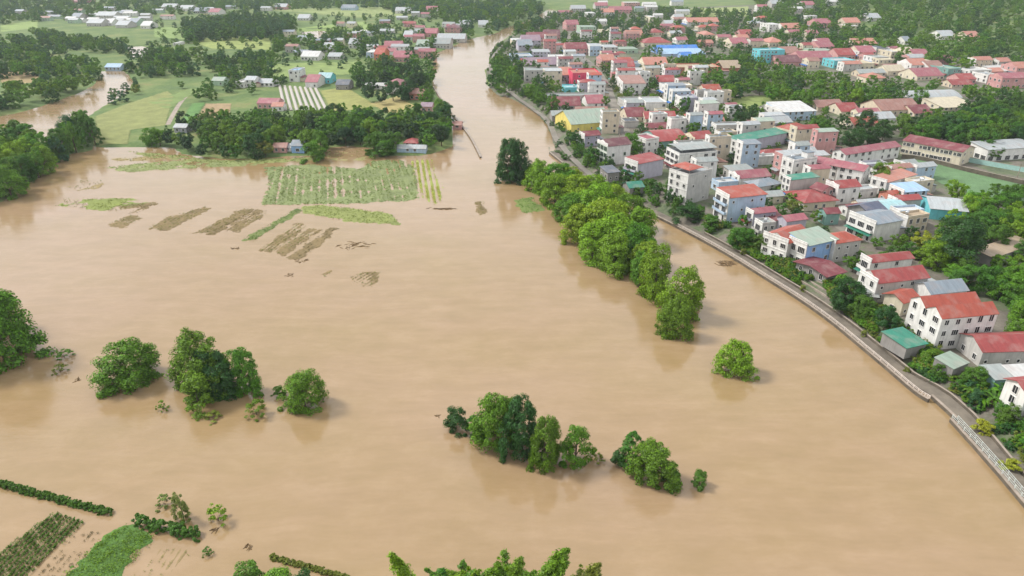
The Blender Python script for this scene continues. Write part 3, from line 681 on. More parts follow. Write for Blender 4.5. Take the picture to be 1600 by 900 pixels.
# ------------------------------------------------------------------ the rest of the town and the villages
ROOFW = dict(red='red-roofed', orange='orange-roofed', dred='dark-red-roofed', maroon='maroon-roofed', pinkr='pink-roofed', salmon='salmon-roofed', brown='brown-roofed', gray='grey-roofed', lgray='pale-roofed', dgray='dark-roofed', panel='dark-roofed',
             ggreen='grey-green-roofed', green='green-roofed', cyan='cyan-roofed', blue='blue-roofed', lblue='light-blue-roofed', white='white-roofed', tan='tan-roofed', cream='cream-roofed', purple='purple-grey-roofed', slate='slate-roofed')
WALLW = dict(white='white', cream='cream', grey='grey', dgrey='dark grey', lilac='lilac', blue='blue', pblue='pale blue', pink='pink', red='bright red', yellow='yellow', turq='turquoise', teal='teal', salmon='salmon', beige='beige', brick='brick-coloured', pgreen='pale green', violet='violet-grey', hot='bright red')
AUTO = []     # (root, look, category, group, world position) for labels made at the end
FB, RB = {}, {}; NF = [0]
def blocked(x, y, pad):
    """whether a point lies on a house or a road"""
    if not RB:
        for line, wd in ROADS:
            for q in line: RB.setdefault((int(q[0] // 12), int(q[1] // 12)), []).append((q[0], q[1], wd / 2 + 1))
    while NF[0] < len(FOOT):
        f = FOOT[NF[0]]; NF[0] += 1; rad = math.hypot(f[4], f[5]) / 2 + 3
        for i in range(int((f[0] - rad) // 20), int((f[0] + rad) // 20) + 1):
            for j in range(int((f[1] - rad) // 20), int((f[1] + rad) // 20) + 1): FB.setdefault((i, j), []).append(f)
    for cx, cy, ux, uy, a, b in FB.get((int(x // 20), int(y // 20)), ()):
        dx, dy = x - cx, y - cy
        if abs(dx * ux + dy * uy) < a / 2 + pad and abs(-dx * uy + dy * ux) < b / 2 + pad: return True
    i0, j0 = int(x // 12), int(y // 12)
    return any(math.hypot(q[0] - x, q[1] - y) < q[2] + pad for i in (-1, 0, 1) for j in (-1, 0, 1) for q in RB.get((i0 + i, j0 + j), ()))
def fz(ox, oy, rows, k=4.0, yaw=6, group='houses of the town', cat='house', name='town_house'):
    """far houses as (x0, x1, roof top, eave, base, wall, roof kind, roof colour) measured in a k times enlarged view of the photo"""
    for row in rows:
        x0, x1, yr, ye, yb, wc, rk, rc = row[:8]; lab = row[8] if len(row) > 8 else None
        x0, x1 = ox + x0 / k, ox + x1 / k; yr, ye, yb = oy + yr / k, oy + ye / k, oy + yb / k
        base = PG((x0 + x1) / 2, yb); zb = base.z - .1
        if zb < .1: zb = .3
        a = (P(x1, yb, zb) - P(x0, yb, zb)).length
        h = min(max((yb - ye) / (yb + 80) * (CH - zb), 2.6), 16)
        dep = P((x0 + x1) / 2, yr, zb + h).y - P((x0 + x1) / 2, ye, zb + h).y
        b = min(max(dep * (.8 if rk != 'flat' else 1), 6), 22)
        yw = math.radians(yaw + RNG.uniform(-4, 4))
        ctr = base + Vector((-math.sin(yw), math.cos(yw), 0)) * b / 2
        sc = ppm(base); fl = max(1, round(h / 3.3))
        n = min(7, max(1, int(a / 3.4)))
        h_ = house(name, None, None, ctr.x, ctr.y, zb, yw, a, b, h, wc, rk, rc, floors=fl, facade='w' if base.x > 60 and sc > 1.1 else None, fn=min(3, max(1, int(b / 4))),
                   front=n if sc > .8 else 0, ftype='nnw', skip=.25, detail=sc > 1.6, over=.4)
        if lab: tag(h_, lab, cat, group)
        else: AUTO.append((h_, f'{ROOFW[rc]} {WALLW[wc]} {cat}', cat, group, base))
def filler(poly_px, n, seed, yaw, w_, d_, hs, group, walls, roofs, name='town_house'):
    """closely packed houses between the ones placed by hand"""
    rr = random.Random(seed); got = 0; tries = 0; xs, ys = [p[0] for p in poly_px], [p[1] for p in poly_px]
    while got < n and tries < n * 60:
        tries += 1; px, py = rr.uniform(min(xs), max(xs)), rr.uniform(min(ys), max(ys))
        if not inside(px, py, poly_px): continue
        p = PG(px, py); a_, b_ = rr.uniform(*w_), rr.uniform(*d_); yw = math.radians(yaw + rr.uniform(-4, 4))
        u = Vector((math.cos(yw), math.sin(yw))); v = Vector((-u.y, u.x)); bad = False
        for i in (-.5, 0, .5):
            for j in (-.5, 0, .5):
                q = Vector(p[:2]) + u * a_ * i + v * b_ * j
                if blocked(q.x, q.y, .5): bad = True
        if bad: continue
        h = rr.choice(hs); wc = rr.choice(walls); rk, rc = rr.choice(roofs); sc = ppm(p); got += 1
        r = house(name, None, None, p.x, p.y, p.z - .1, yw, a_, b_, h, wc, rk, rc, floors=max(1, round(h / 3.3)), facade='w' if sc > 1.0 else None, fn=min(3, max(1, int(b_ / 3.5))), front=min(4, int(a_ / 3.6)) if sc > .8 else 0, ftype='nns', skip=.35, detail=sc > 1.8, over=.4)
        AUTO.append((r, f'{ROOFW[rc]} {WALLW[wc]} house', 'house', group, p))
fz(800, 0, [
    (215, 560, 582, 600, 640, 'grey', 'flat', 'gray'), (240, 430, 612, 655, 690, 'grey', 'gx', 'dred'), (470, 580, 600, 640, 672, 'white', 'gx', 'pinkr'), (400, 600, 668, 700, 745, 'grey', 'gx', 'brown'), (250, 400, 690, 715, 750, 'dgrey', 'gx', 'gray'),
    (375, 545, 428, 455, 548, 'hot', 'flat', 'salmon', 'bright red flat-roofed house standing near the river bend'), (300, 376, 430, 462, 525, 'violet', 'gx', 'salmon'), (330, 470, 530, 550, 585, 'turq', 'flat', 'cyan'), (80, 300, 418, 440, 512, 'grey', 'flat', 'gray'), (80, 320, 370, 400, 432, 'dgrey', 'gx', 'purple'),
    (232, 322, 342, 356, 392, 'white', 'flat', 'white'), (130, 240, 300, 322, 362, 'lilac', 'flat', 'lgray'), (60, 180, 215, 250, 290, 'lilac', 'gx', 'purple'), (100, 230, 195, 232, 262, 'pink', 'gx', 'dred'), (200, 300, 180, 215, 250, 'pink', 'gx', 'maroon'),
    (335, 470, 238, 300, 345, 'pink', 'gx', 'dred'), (425, 525, 150, 166, 218, 'pgreen', 'flat', 'ggreen'), (340, 418, 118, 150, 192, 'pink', 'gx', 'pinkr'), (485, 570, 255, 285, 350, 'pblue', 'flat', 'lgray'), (570, 662, 268, 292, 352, 'grey', 'flat', 'lgray'),
    (560, 645, 350, 372, 425, 'pink', 'gx', 'salmon'), (645, 765, 378, 412, 452, 'pink', 'gx', 'red'), (768, 822, 384, 402, 445, 'pblue', 'flat', 'slate'), (822, 972, 368, 398, 455, 'cream', 'gx', 'salmon'),
    (690, 832, 470, 515, 590, 'white', 'mono', 'brown', 'white house with red-brown terrace roof on the street corner'), (705, 830, 425, 440, 472, 'white', 'flat', 'white'), (910, 1020, 478, 505, 545, 'lilac', 'gx', 'red'), (948, 1036, 518, 535, 602, 'white', 'flat', 'lgray'), (1042, 1122, 518, 535, 592, 'cream', 'flat', 'white'),
    (1050, 1156, 588, 610, 712, 'violet', 'flat', 'lgray'), (700, 832, 608, 640, 682, 'grey', 'flat', 'gray'), (832, 962, 606, 640, 705, 'white', 'flat', 'lgray'), (718, 838, 676, 722, 760, 'beige', 'gx', 'dred'), (832, 1025, 698, 735, 772, 'cream', 'gx', 'red'),
    (1108, 1205, 700, 738, 792, 'cream', 'hip', 'orange'), (1212, 1332, 735, 765, 792, 'cream', 'gx', 'salmon'), (840, 1062, 768, 795, 822, 'beige', 'gx', 'dred'), (700, 790, 740, 760, 800, 'grey', 'flat', 'dgray'),
    (1030, 1300, 388, 422, 472, 'salmon', 'flat', 'tan', 'long salmon-walled building with tan roof behind dark trees'), (1312, 1432, 345, 420, 458, 'salmon', 'gx', 'tan'), (900, 1172, 296, 318, 335, 'blue', 'gx', 'blue', 'long low building with vivid blue roof in the far town'),
    (940, 1210, 318, 340, 352, 'pblue', 'mono', 'lblue'), (1060, 1130, 335, 350, 366, 'blue', 'gx', 'blue'), (820, 1002, 222, 265, 292, 'cream', 'hip', 'red'), (715, 820, 192, 218, 238, 'cream', 'gx', 'salmon'), (865, 952, 178, 202, 222, 'beige', 'hip', 'red'),
    (1092, 1295, 112, 135, 162, 'white', 'gx', 'salmon'), (860, 896, 92, 104, 142, 'cream', 'flat', 'white'), (1368, 1475, 240, 268, 302, 'cream', 'gx', 'pinkr'), (1430, 1505, 192, 215, 242, 'pink', 'gx', 'red'), (1195, 1270, 195, 215, 240, 'beige', 'hip', 'salmon'),
    (610, 750, 38, 60, 86, 'pink', 'gx', 'pinkr'), (700, 800, 2, 15, 40, 'pink', 'flat', 'white'), (470, 522, 66, 80, 112, 'white', 'flat', 'white'), (370, 462, 36, 52, 76, 'grey', 'gx', 'lgray'), (520, 600, 20, 34, 56, 'grey', 'gx', 'pinkr'), (560, 640, 60, 75, 95, 'white', 'gx', 'salmon'),
    (640, 790, 290, 305, 335, 'pgreen', 'flat', 'ggreen'), (560, 700, 180, 192, 205, 'cream', 'flat', 'cream'), (1020, 1080, 100, 112, 135, 'white', 'gx', 'lgray'), (960, 1020, 140, 152, 175, 'grey', 'gx', 'lgray'), (1000, 1050, 560, 575, 612, 'white', 'flat', 'lgray'),
    (0, 130, 335, 355, 380, 'pblue', 'flat', 'lgray'), (40, 130, 255, 280, 318, 'lilac', 'gx', 'slate'), (240, 330, 258, 280, 318, 'cream', 'flat', 'lgray'), (0, 60, 230, 250, 290, 'cream', 'flat', 'white'), (1200, 1310, 535, 560, 582, 'beige', 'gx', 'orange'),
], group='houses in the middle of the town')
fz(1200, 0, [
    (0, 112, 222, 262, 292, 'cream', 'hip', 'salmon'), (90, 212, 136, 172, 206, 'white', 'gx', 'salmon'), (300, 402, 112, 138, 172, 'pink', 'gx', 'pinkr'), (490, 582, 82, 102, 122, 'beige', 'gx', 'salmon'), (-66, 100, 300, 312, 402, 'turq', 'flat', 'cyan', 'turquoise three-storey building among pink houses in the far town'),
    (165, 268, 262, 288, 312, 'white', 'flat', 'white'), (310, 420, 262, 290, 325, 'pink', 'gx', 'pinkr'), (90, 205, 298, 328, 358, 'pink', 'gx', 'brown'), (190, 402, 330, 358, 402, 'pink', 'gx', 'pinkr'), (60, 212, 356, 385, 415, 'pink', 'gx', 'maroon'), (290, 420, 296, 315, 345, 'pgreen', 'flat', 'ggreen'),
    (430, 545, 288, 340, 372, 'pink', 'gx', 'red'), (402, 545, 362, 380, 425, 'turq', 'flat', 'lgray'), (530, 682, 252, 270, 305, 'cream', 'gx', 'salmon'), (560, 672, 300, 322, 362, 'beige', 'gx', 'pinkr'), (665, 752, 282, 300, 352, 'grey', 'flat', 'dgray'), (655, 752, 345, 360, 405, 'grey', 'flat', 'gray'),
    (570, 662, 376, 398, 435, 'cream', 'flat', 'cream'), (740, 862, 415, 440, 472, 'cream', 'gx', 'cream'), (760, 852, 302, 325, 372, 'cream', 'flat', 'white'), (852, 922, 308, 330, 375, 'cream', 'gx', 'cream'), (905, 1012, 306, 345, 382, 'cream', 'gx', 'pinkr'), (560, 740, 436, 452, 480, 'beige', 'gx', 'gray'),
    (880, 1002, 376, 400, 455, 'white', 'gx', 'salmon'), (1002, 1112, 380, 422, 462, 'white', 'gx', 'brown'), (915, 1108, 436, 470, 502, 'cream', 'gx', 'pinkr'), (1110, 1202, 405, 430, 482, 'teal', 'flat', 'ggreen'), (620, 740, 460, 485, 525, 'cream', 'hip', 'salmon'),
    (1190, 1300, 466, 490, 525, 'pink', 'gx', 'red'), (1140, 1285, 502, 525, 548, 'beige', 'gx', 'red'), (1240, 1400, 420, 440, 485, 'white', 'flat', 'white'), (1420, 1562, 416, 440, 462, 'white', 'mono', 'white'), (1440, 1610, 458, 480, 552, 'pink', 'gx', 'pinkr'), (1360, 1440, 448, 470, 520, 'grey', 'flat', 'lgray'), (1540, 1640, 396, 420, 470, 'pink', 'gx', 'salmon'),
    (868, 1222, 562, 612, 642, 'white', 'arch', 'lgray', 'large pale grey arched hall roof in front of the far houses'), (690, 962, 618, 680, 722, 'beige', 'gx', 'brown'), (300, 482, 628, 662, 692, 'beige', 'gx', 'brown'), (450, 575, 648, 690, 722, 'cream', 'gx', 'red'), (560, 702, 676, 702, 742, 'cream', 'gx', 'pinkr'), (600, 802, 706, 740, 765, 'white', 'gx', 'lgray'),
    (530, 702, 738, 780, 805, 'cream', 'gx', 'orange'), (1080, 1325, 620, 668, 692, 'cream', 'mono', 'cream'), (900, 1040, 660, 700, 730, 'beige', 'gx', 'dred'), (0, 160, 655, 690, 722, 'grey', 'gx', 'white'), (70, 302, 640, 690, 752, 'pblue', 'mono', 'white'), (780, 900, 630, 655, 690, 'cream', 'gx', 'cream'),
    (0, 82, 128, 150, 202, 'white', 'flat', 'white'), (850, 892, 236, 250, 278, 'white', 'gx', 'slate'), (1095, 1192, 160, 175, 198, 'white', 'gx', 'lgray'), (1260, 1345, 166, 182, 212, 'cream', 'gx', 'salmon'), (640, 720, 40, 55, 75, 'white', 'gx', 'lgray'), (220, 300, 15, 30, 50, 'white', 'gx', 'pinkr'), (20, 100, 10, 22, 45, 'grey', 'gx', 'lgray'), (510, 570, 130, 142, 160, 'cream', 'flat', 'white'), (250, 330, 178, 195, 222, 'cream', 'flat', 'cream'),
], yaw=10, group='houses of the far town')
fz(400, 0, [
    (812, 922, 482, 530, 592, 'white', 'hip', 'pinkr', 'white house with red hipped roof among trees across the river'), (652, 812, 518, 532, 558, 'white', 'mono', 'white', 'long low white outbuilding beside the white house across the river'), (210, 272, 422, 440, 512, 'white', 'flat', 'pblue' if 'pblue' in RC else 'lblue'), (310, 388, 476, 508, 548, 'white', 'gx', 'pinkr'),
    (385, 468, 460, 482, 522, 'turq', 'gx', 'cyan'), (500, 582, 502, 525, 562, 'dgrey', 'gx', 'dgray'), (0, 112, 496, 515, 542, 'white', 'gx', 'lgray'), (280, 392, 330, 350, 378, 'white', 'gx', 'white'), (450, 532, 336, 350, 372, 'grey', 'gx', 'lgray'), (740, 800, 296, 335, 378, 'brick', 'gx', 'orange'),
    (690, 736, 302, 325, 362, 'pblue', 'flat', 'white'), (850, 962, 318, 355, 388, 'pink', 'gx', 'pinkr'), (800, 912, 256, 290, 322, 'pink', 'gx', 'pinkr'), (580, 628, 252, 270, 302, 'white', 'gx', 'lgray'), (1180, 1272, 118, 172, 205, 'pink', 'hip', 'maroon'), (1110, 1212, 240, 270, 302, 'grey', 'gx', 'gray'),
    (1130, 1305, 212, 240, 262, 'grey', 'gx', 'lgray'), (1040, 1130, 185, 205, 232, 'pink', 'gx', 'pinkr'), (920, 1000, 205, 222, 245, 'white', 'gx', 'lgray'), (420, 480, 280, 300, 325, 'white', 'gx', 'lgray'), (640, 700, 185, 198, 215, 'white', 'flat', 'white'), (870, 960, 50, 65, 85, 'white', 'gx', 'lgray'),
    (1060, 1130, 45, 58, 80, 'white', 'gx', 'pinkr'), (110, 190, 28, 42, 60, 'pink', 'gx', 'lgray'), (530, 620, 30, 48, 65, 'pblue', 'gx', 'slate'), (1000, 1070, 260, 280, 305, 'pgreen', 'gx', 'ggreen'), (10, 140, 615, 640, 680, 'pink', 'gx', 'pinkr'), (100, 170, 640, 660, 695, 'white', 'gx', 'salmon'), (960, 1050, 555, 580, 625, 'salmon', 'gx', 'brown'), (1030, 1100, 640, 660, 700, 'pink', 'gx', 'purple'), (1390, 1450, 140, 152, 172, 'white', 'gx', 'lgray'),
    (1230, 1285, 765, 785, 815, 'pink', 'gx', 'brown'), (930, 990, 568, 585, 612, 'pgreen', 'gx', 'gray'), (260, 330, 100, 112, 128, 'white', 'gx', 'lgray'),
], yaw=-3, group='houses of the village across the river', name='village_house')
fz(400, 200, [
    (922, 1012, 62, 92, 122, 'white', 'hip', 'red', 'small white house with red roof at the flood edge'), (880, 1062, 112, 132, 158, 'pblue', 'gx', 'lgray', 'low shed with pale metal roof before the flooded white house'), (110, 192, 88, 115, 155, 'pink', 'gx', 'brown'), (178, 222, 102, 118, 148, 'white', 'gx', 'white'), (224, 302, 72, 105, 160, 'blue', 'gx', 'slate'),
], yaw=-4, group='houses of the village across the river', name='village_house')
fz(0, 0, [
    (1475, 1530, 492, 515, 550, 'white', 'flat', 'white'), (1535, 1600, 478, 495, 545, 'white', 'gx', 'lgray'), (1325, 1402, 484, 500, 535, 'pgreen', 'gx', 'ggreen'), (600, 720, 82, 95, 120, 'grey', 'gx', 'lgray'), (540, 640, 128, 142, 165, 'grey', 'gx', 'lgray'), (640, 700, 130, 142, 160, 'white', 'gx', 'white'),
    (720, 800, 140, 155, 175, 'grey', 'gx', 'lgray'), (800, 860, 125, 138, 160, 'pgreen', 'gx', 'slate'), (440, 560, 0, 8, 18, 'pink', 'gx', 'pinkr'), (1010, 1100, 28, 42, 60, 'grey', 'gx', 'lgray'), (1120, 1200, 40, 52, 70, 'white', 'gx', 'lgray'), (1210, 1290, 55, 68, 84, 'grey', 'gx', 'slate'), (880, 940, 145, 158, 180, 'white', 'gx', 'white'),
    (660, 760, 415, 430, 455, 'pblue', 'gx', 'lblue'), (1080, 1110, 258, 268, 285, 'white', 'flat', 'white'), (1090, 1170, 770, 790, 830, 'violet', 'gx', 'lgray'), (440, 500, 92, 104, 122, 'grey', 'gx', 'slate'), (1300, 1370, 60, 74, 92, 'white', 'gx', 'pinkr'),
], yaw=-6, group='houses of the village across the river', name='village_house')

RW = ['white', 'white', 'grey', 'lilac', 'cream', 'pink', 'beige', 'pblue']; RR = [('gx', 'red'), ('gx', 'dred'), ('gx', 'pinkr'), ('gx', 'orange'), ('flat', 'lgray'), ('flat', 'gray'), ('gx', 'gray'), ('mono', 'slate'), ('gx', 'brown'), ('hip', 'red'), ('mono', 'ggreen'), ('flat', 'white'), ('flat', 'lgray'), ('flat', 'slate'), ('mono', 'lgray'), ('gx', 'lgray')]
filler([(805, 90), (880, 62), (960, 60), (1000, 110), (1010, 150), (1000, 240), (960, 215), (900, 168), (850, 130)], 40, 1, 6, (8, 14), (6, 8), (3.6, 6.5, 7, 9.8, 12), 'houses in the middle of the town', RW, RR)
filler([(1010, 120), (1080, 105), (1110, 150), (1200, 192), (1290, 236), (1270, 300), (1225, 330), (1130, 296), (1040, 262), (1000, 200)], 46, 2, 12, (8, 14), (5, 6.5), (3.6, 6.8, 9.8, 10.4, 12), 'houses near the riverside', RW, RR)
filler([(1000, 22), (1260, 40), (1290, 75), (1200, 85), (1100, 72), (980, 72)], 18, 3, 8, (12, 20), (9, 13), (4, 6.5, 7), 'houses of the far town', ['cream', 'white', 'pink', 'beige'], [('gx', 'salmon'), ('hip', 'salmon'), ('gx', 'pinkr'), ('gx', 'lgray'), ('hip', 'orange'), ('gx', 'brown')])
filler([(1230, 72), (1400, 86), (1610, 106), (1610, 136), (1500, 124), (1350, 116), (1240, 108)], 16, 4, 10, (10, 17), (8, 12), (4, 6.5, 7, 9), 'houses of the far town', ['cream', 'white', 'pink', 'beige', 'grey'], [('gx', 'pinkr'), ('gx', 'salmon'), ('flat', 'white'), ('flat', 'cream'), ('gx', 'red'), ('gx', 'brown'), ('gx', 'lgray')])
filler([(870, 12), (1060, 2), (1300, 6), (1300, 28), (1060, 30), (890, 46)], 14, 5, 5, (14, 24), (10, 14), (4, 6, 7), 'houses of the far town', ['white', 'white', 'grey', 'pink', 'pgreen'], [('gx', 'lgray'), ('gx', 'white'), ('flat', 'white'), ('gx', 'pinkr'), ('gx', 'slate')])
filler([(1290, 260), (1440, 268), (1450, 330), (1400, 372), (1330, 372), (1270, 345), (1262, 318)], 12, 6, 14, (8, 13), (5, 7), (3.4, 5.5, 6.5), 'houses near the riverside', RW, RR)
filler([(100, 24), (240, 24), (260, 40), (120, 44)], 14, 7, -4, (14, 24), (8, 12), (4, 5), 'houses of the village across the river', ['grey', 'white', 'pgreen'], [('gx', 'lgray'), ('gx', 'slate'), ('gx', 'white')], name='village_house')
filler([(560, 50), (700, 34), (740, 40), (700, 70), (670, 96), (580, 92)], 18, 8, -3, (12, 20), (8, 11), (4, 5, 7), 'houses of the village across the river', ['grey', 'white', 'pink'], [('gx', 'lgray'), ('gx', 'pinkr'), ('gx', 'gray'), ('gx', 'red')], name='village_house')

filler([(430, 60), (560, 30), (690, 16), (690, 30), (560, 74), (470, 90)], 16, 9, -3, (11, 18), (8, 10), (3.6, 4.5, 6.5), 'houses of the village across the river', ['grey', 'white', 'pink', 'cream'], [('gx', 'lgray'), ('gx', 'slate'), ('gx', 'pinkr'), ('gx', 'brown')], name='village_house')
filler([(20, 22), (250, 12), (420, 10), (420, 18), (250, 34), (20, 34)], 14, 10, -4, (13, 22), (8, 11), (4, 5), 'houses of the village across the river', ['grey', 'white', 'pgreen'], [('gx', 'lgray'), ('gx', 'slate'), ('gx', 'brown')], name='village_house')
# ------------------------------------------------------------------ foliage
def leaf_quads(pos, nrm, size, rng, aspect=.62):
    """one small pointed leaf clump face per position, facing roughly along nrm"""
    n = len(pos); r = rng.normal(size=(n, 3)); t = np.cross(nrm, r); t /= np.linalg.norm(t, axis=1, keepdims=True) + 1e-9
    b = np.cross(nrm, t); s = size[:, None]
    v = np.stack([pos - t * s, pos - b * s * aspect + nrm * s * .12, pos + t * s, pos + b * s * aspect + nrm * s * .12], 1).reshape(-1, 3)
    return v, np.arange(n * 4).reshape(-1, 4)
def crown_points(rng, kind, nc, nl):
    """leaf positions and directions for a crown in a unit box (width 1, height 1)"""
    z = rng.uniform(.04, .93, nc)
    R = dict(round=lambda z: np.sqrt(np.clip(1 - ((z - .55) / .5) ** 2, .05, 1)), bushy=lambda z: np.where(z < .36, 1 - .35 * ((.36 - z) / .36) ** 2, np.sqrt(np.clip(1 - ((z - .36) / .64) ** 2, .03, 1))),
             tall=lambda z: np.where(z < .3, 1 - .3 * ((.3 - z) / .3) ** 2, np.clip(1 - (z - .3) / .75, .1, 1) ** .7), bush=lambda z: np.sqrt(np.clip(1 - z ** 2, .05, 1)), mound=lambda z: np.where(z < .3, 1.0, np.sqrt(np.clip(1 - ((z - .3) / .72) ** 2, .03, 1))), low=lambda z: np.sqrt(np.clip(1 - z ** 2, .1, 1)))[kind](z)
    an = rng.uniform(0, 2 * math.pi, nc); ph = rng.uniform(0, 6.28, 4)
    lob = 1 + .24 * np.sin(an * 2 + ph[0]) + .20 * np.sin(an * 3 + ph[1] + z * 3) + .12 * np.sin(an * 5 + ph[2])
    rad = R * rng.uniform(.3, 1, nc) ** .35 * lob * (.42 if kind != 'low' else .45)
    top = 1 - (.26 if kind in ('bushy', 'tall', 'low', 'mound') else .14) * (.5 + .5 * np.sin(an * 2 + ph[3]) * np.cos(an * 3 + ph[1])) * np.clip(rad / .35, .2, 1)
    if kind == 'round': z = .2 + z * .8
    c = np.stack([np.cos(an) * rad, np.sin(an) * rad, z * top], 1)
    cr = rng.uniform(.075, .15, nc) * dict(tall=.78, low=.8, bush=1.15).get(kind, 1.0)
    per = nl // nc; ci = np.repeat(np.arange(nc), per); n = len(ci)
    e = rng.normal(size=(n, 3)); e /= np.linalg.norm(e, axis=1, keepdims=True)
    e[:, 2] = np.where(e[:, 2] < -.35, -e[:, 2], e[:, 2])
    p = c[ci] + e * (cr[ci] * rng.uniform(.5, 1.08, n) ** .8)[:, None] * np.array([1, 1, .75])
    r = np.hypot(p[:, 0], p[:, 1]); p[:, :2] *= .5 / np.percentile(r, 97.5); p[:, 2] /= np.percentile(p[:, 2], 99.3)
    out = p - np.array([0, 0, .4]); out /= np.linalg.norm(out, axis=1, keepdims=True) + 1e-9
    nrm = e * .7 + out * .4 + rng.normal(size=(n, 3)) * .36 + np.array([0, 0, .28]); nrm /= np.linalg.norm(nrm, axis=1, keepdims=True)
    ok = p[:, 2] > .01
    return p[ok], nrm[ok]
def crown_mesh(kind, seed, nc=70, nl=5200, leaf=.021):
    rng = np.random.default_rng(seed); p, n = crown_points(rng, kind, nc, nl)
    v, f = leaf_quads(p, n, leaf * rng.uniform(.6, 1.35, len(p)), rng)
    return mesh_np('crown', v, f, (M['leaf'],))
def trunk_mesh(kind, seed):
    rr = random.Random(seed); m = MB(); hz = dict(round=.55, mound=.55, bushy=.6, tall=.75, bush=.3, low=.25)[kind]; r0 = .022 if kind != 'bush' else .016
    bx, by = rr.uniform(-.03, .03), rr.uniform(-.03, .03)
    m.tube([(0, 0, -.12), (bx * .5, by * .5, hz * .35), (bx, by, hz * .7), (bx * 1.5, by * 1.5, hz)], [r0 * 1.3, r0, r0 * .75, r0 * .35], 7)
    for k in range(5):
        t = rr.uniform(.3, .8); a = rr.uniform(0, 6.28); z = hz * t; ln = rr.uniform(.18, .32)
        m.tube([(bx * t, by * t, z), (bx * t + math.cos(a) * ln * .5, by * t + math.sin(a) * ln * .5, z + ln * .45), (bx * t + math.cos(a) * ln, by * t + math.sin(a) * ln, z + ln * .8)], [r0 * .55, r0 * .4, r0 * .15], 5)
    return m.mesh('trunk', M['bark'], True)
PROTO = {}
for kd, cnt, nc, nl, lf in (('round', 5, 46, 7400, .0225), ('bushy', 6, 84, 14500, .0172), ('mound', 7, 125, 17000, .0165), ('tall', 4, 66, 9600, .0185), ('bush', 4, 40, 6400, .0240), ('low', 3, 30, 1800, .030)):
    PROTO[kd] = [(crown_mesh(kd, 100 + 17 * i + len(kd) * 3, nc, nl, lf), trunk_mesh(kd, i)) for i in range(cnt)]
def bamboo_meshes(seed, nculm, spread, sprays=26, plume=.080):
    """feathery culms that arch over at the tip; unit height"""
    rng = np.random.default_rng(seed); rr = random.Random(seed); cul = MB(); P_, N_ = [], []
    for k in range(nculm):
        a = (rr.choice((0, math.pi)) if sprays < 50 else 0) + rr.gauss(0, .55 if sprays < 50 else .2); lean = rr.uniform(.10, spread); h = rr.uniform(.74, 1.05) if k else 1.08; b0 = rr.uniform(0, .06); pts = []
        for q in range(13):
            t = q / 12; d = b0 + lean * t ** 2.0 + .10 * max(0, t - .7); zz = h * (t - .55 * max(0, t - .62) ** 1.6)
            pts.append((math.cos(a) * d, math.sin(a) * d, zz * 1.06 - .02))
        cul.tube(pts, [.006 - .0045 * q / 12 for q in range(13)], 5); pa = np.array(pts)
        for bq in range(sprays):                              # leaf sprays along the culm, hanging outwards
            t = rng.uniform(.22, 1.0); s = min(int(t * 12), 11); f = t * 12 - s; c0 = pa[s] * (1 - f) + pa[s + 1] * f
            r_ = plume * (1 - .55 * t ** 5) * rng.uniform(.6, 1.15); e = rng.normal(size=3); e[2] *= .4; e /= np.linalg.norm(e); n = 85
            u = rng.uniform(0, 1, n)[:, None]; ctr = c0 + e * r_ * u - np.array([0, 0, 1]) * (u ** 2 * r_ * .55)
            P_.append(ctr + rng.normal(size=(n, 3)) * r_ * .20); nn = np.tile(e * .5 + np.array([0, 0, .8]), (n, 1)) + rng.normal(size=(n, 3)) * .45; N_.append(nn / np.linalg.norm(nn, axis=1, keepdims=True))
    p, n = np.concatenate(P_), np.concatenate(N_); v, f = leaf_quads(p, n, .0125 * rng.uniform(.6, 1.5, len(p)), rng, .34)
    return mesh_np('crown', v, f, (M['leaf'],)), cul.mesh('trunk', M['bark'])
PROTO['bamboo'] = [bamboo_meshes(5 + i, 15, .36) for i in range(3)]
PROTO['plume'] = [bamboo_meshes(31, 2, .16, 90, .085), bamboo_meshes(32, 2, .34, 90, .085), bamboo_meshes(33, 1, .12, 90, .08)]
def banana_meshes(seed):
    rr = random.Random(seed); m = MB(); t = MB(); t.tube([(0, 0, -.1), (0, 0, .45)], [.05, .035], 7)
    for k in range(11):
        a = k * 2.4 + rr.uniform(-.3, .3); ln = rr.uniform(.45, .62); up = rr.uniform(.25, .5); w_ = .075; prev = None
        for q in range(6):
            s = q / 5; d = ln * s; z = .44 + up * s - .55 * s * s * (1 - up * .8); ww = w_ * math.sin(math.pi * min(.98, s * .85 + .12)) + .004
            c = Vector((math.cos(a) * d, math.sin(a) * d, z)); sd = Vector((-math.sin(a), math.cos(a), 0)) * ww
            cur = [c - sd + Vector((0, 0, ww * .25)), c, c + sd + Vector((0, 0, ww * .25))]
            if prev: m.poly([prev[0], prev[1], cur[1], cur[0]]); m.poly([prev[1], prev[2], cur[2], cur[1]])
            prev = cur
    return m.mesh('crown', M['leaf'], True), t.mesh('trunk', M['bark'], True)
PROTO['banana'] = [banana_meshes(3), banana_meshes(8)]

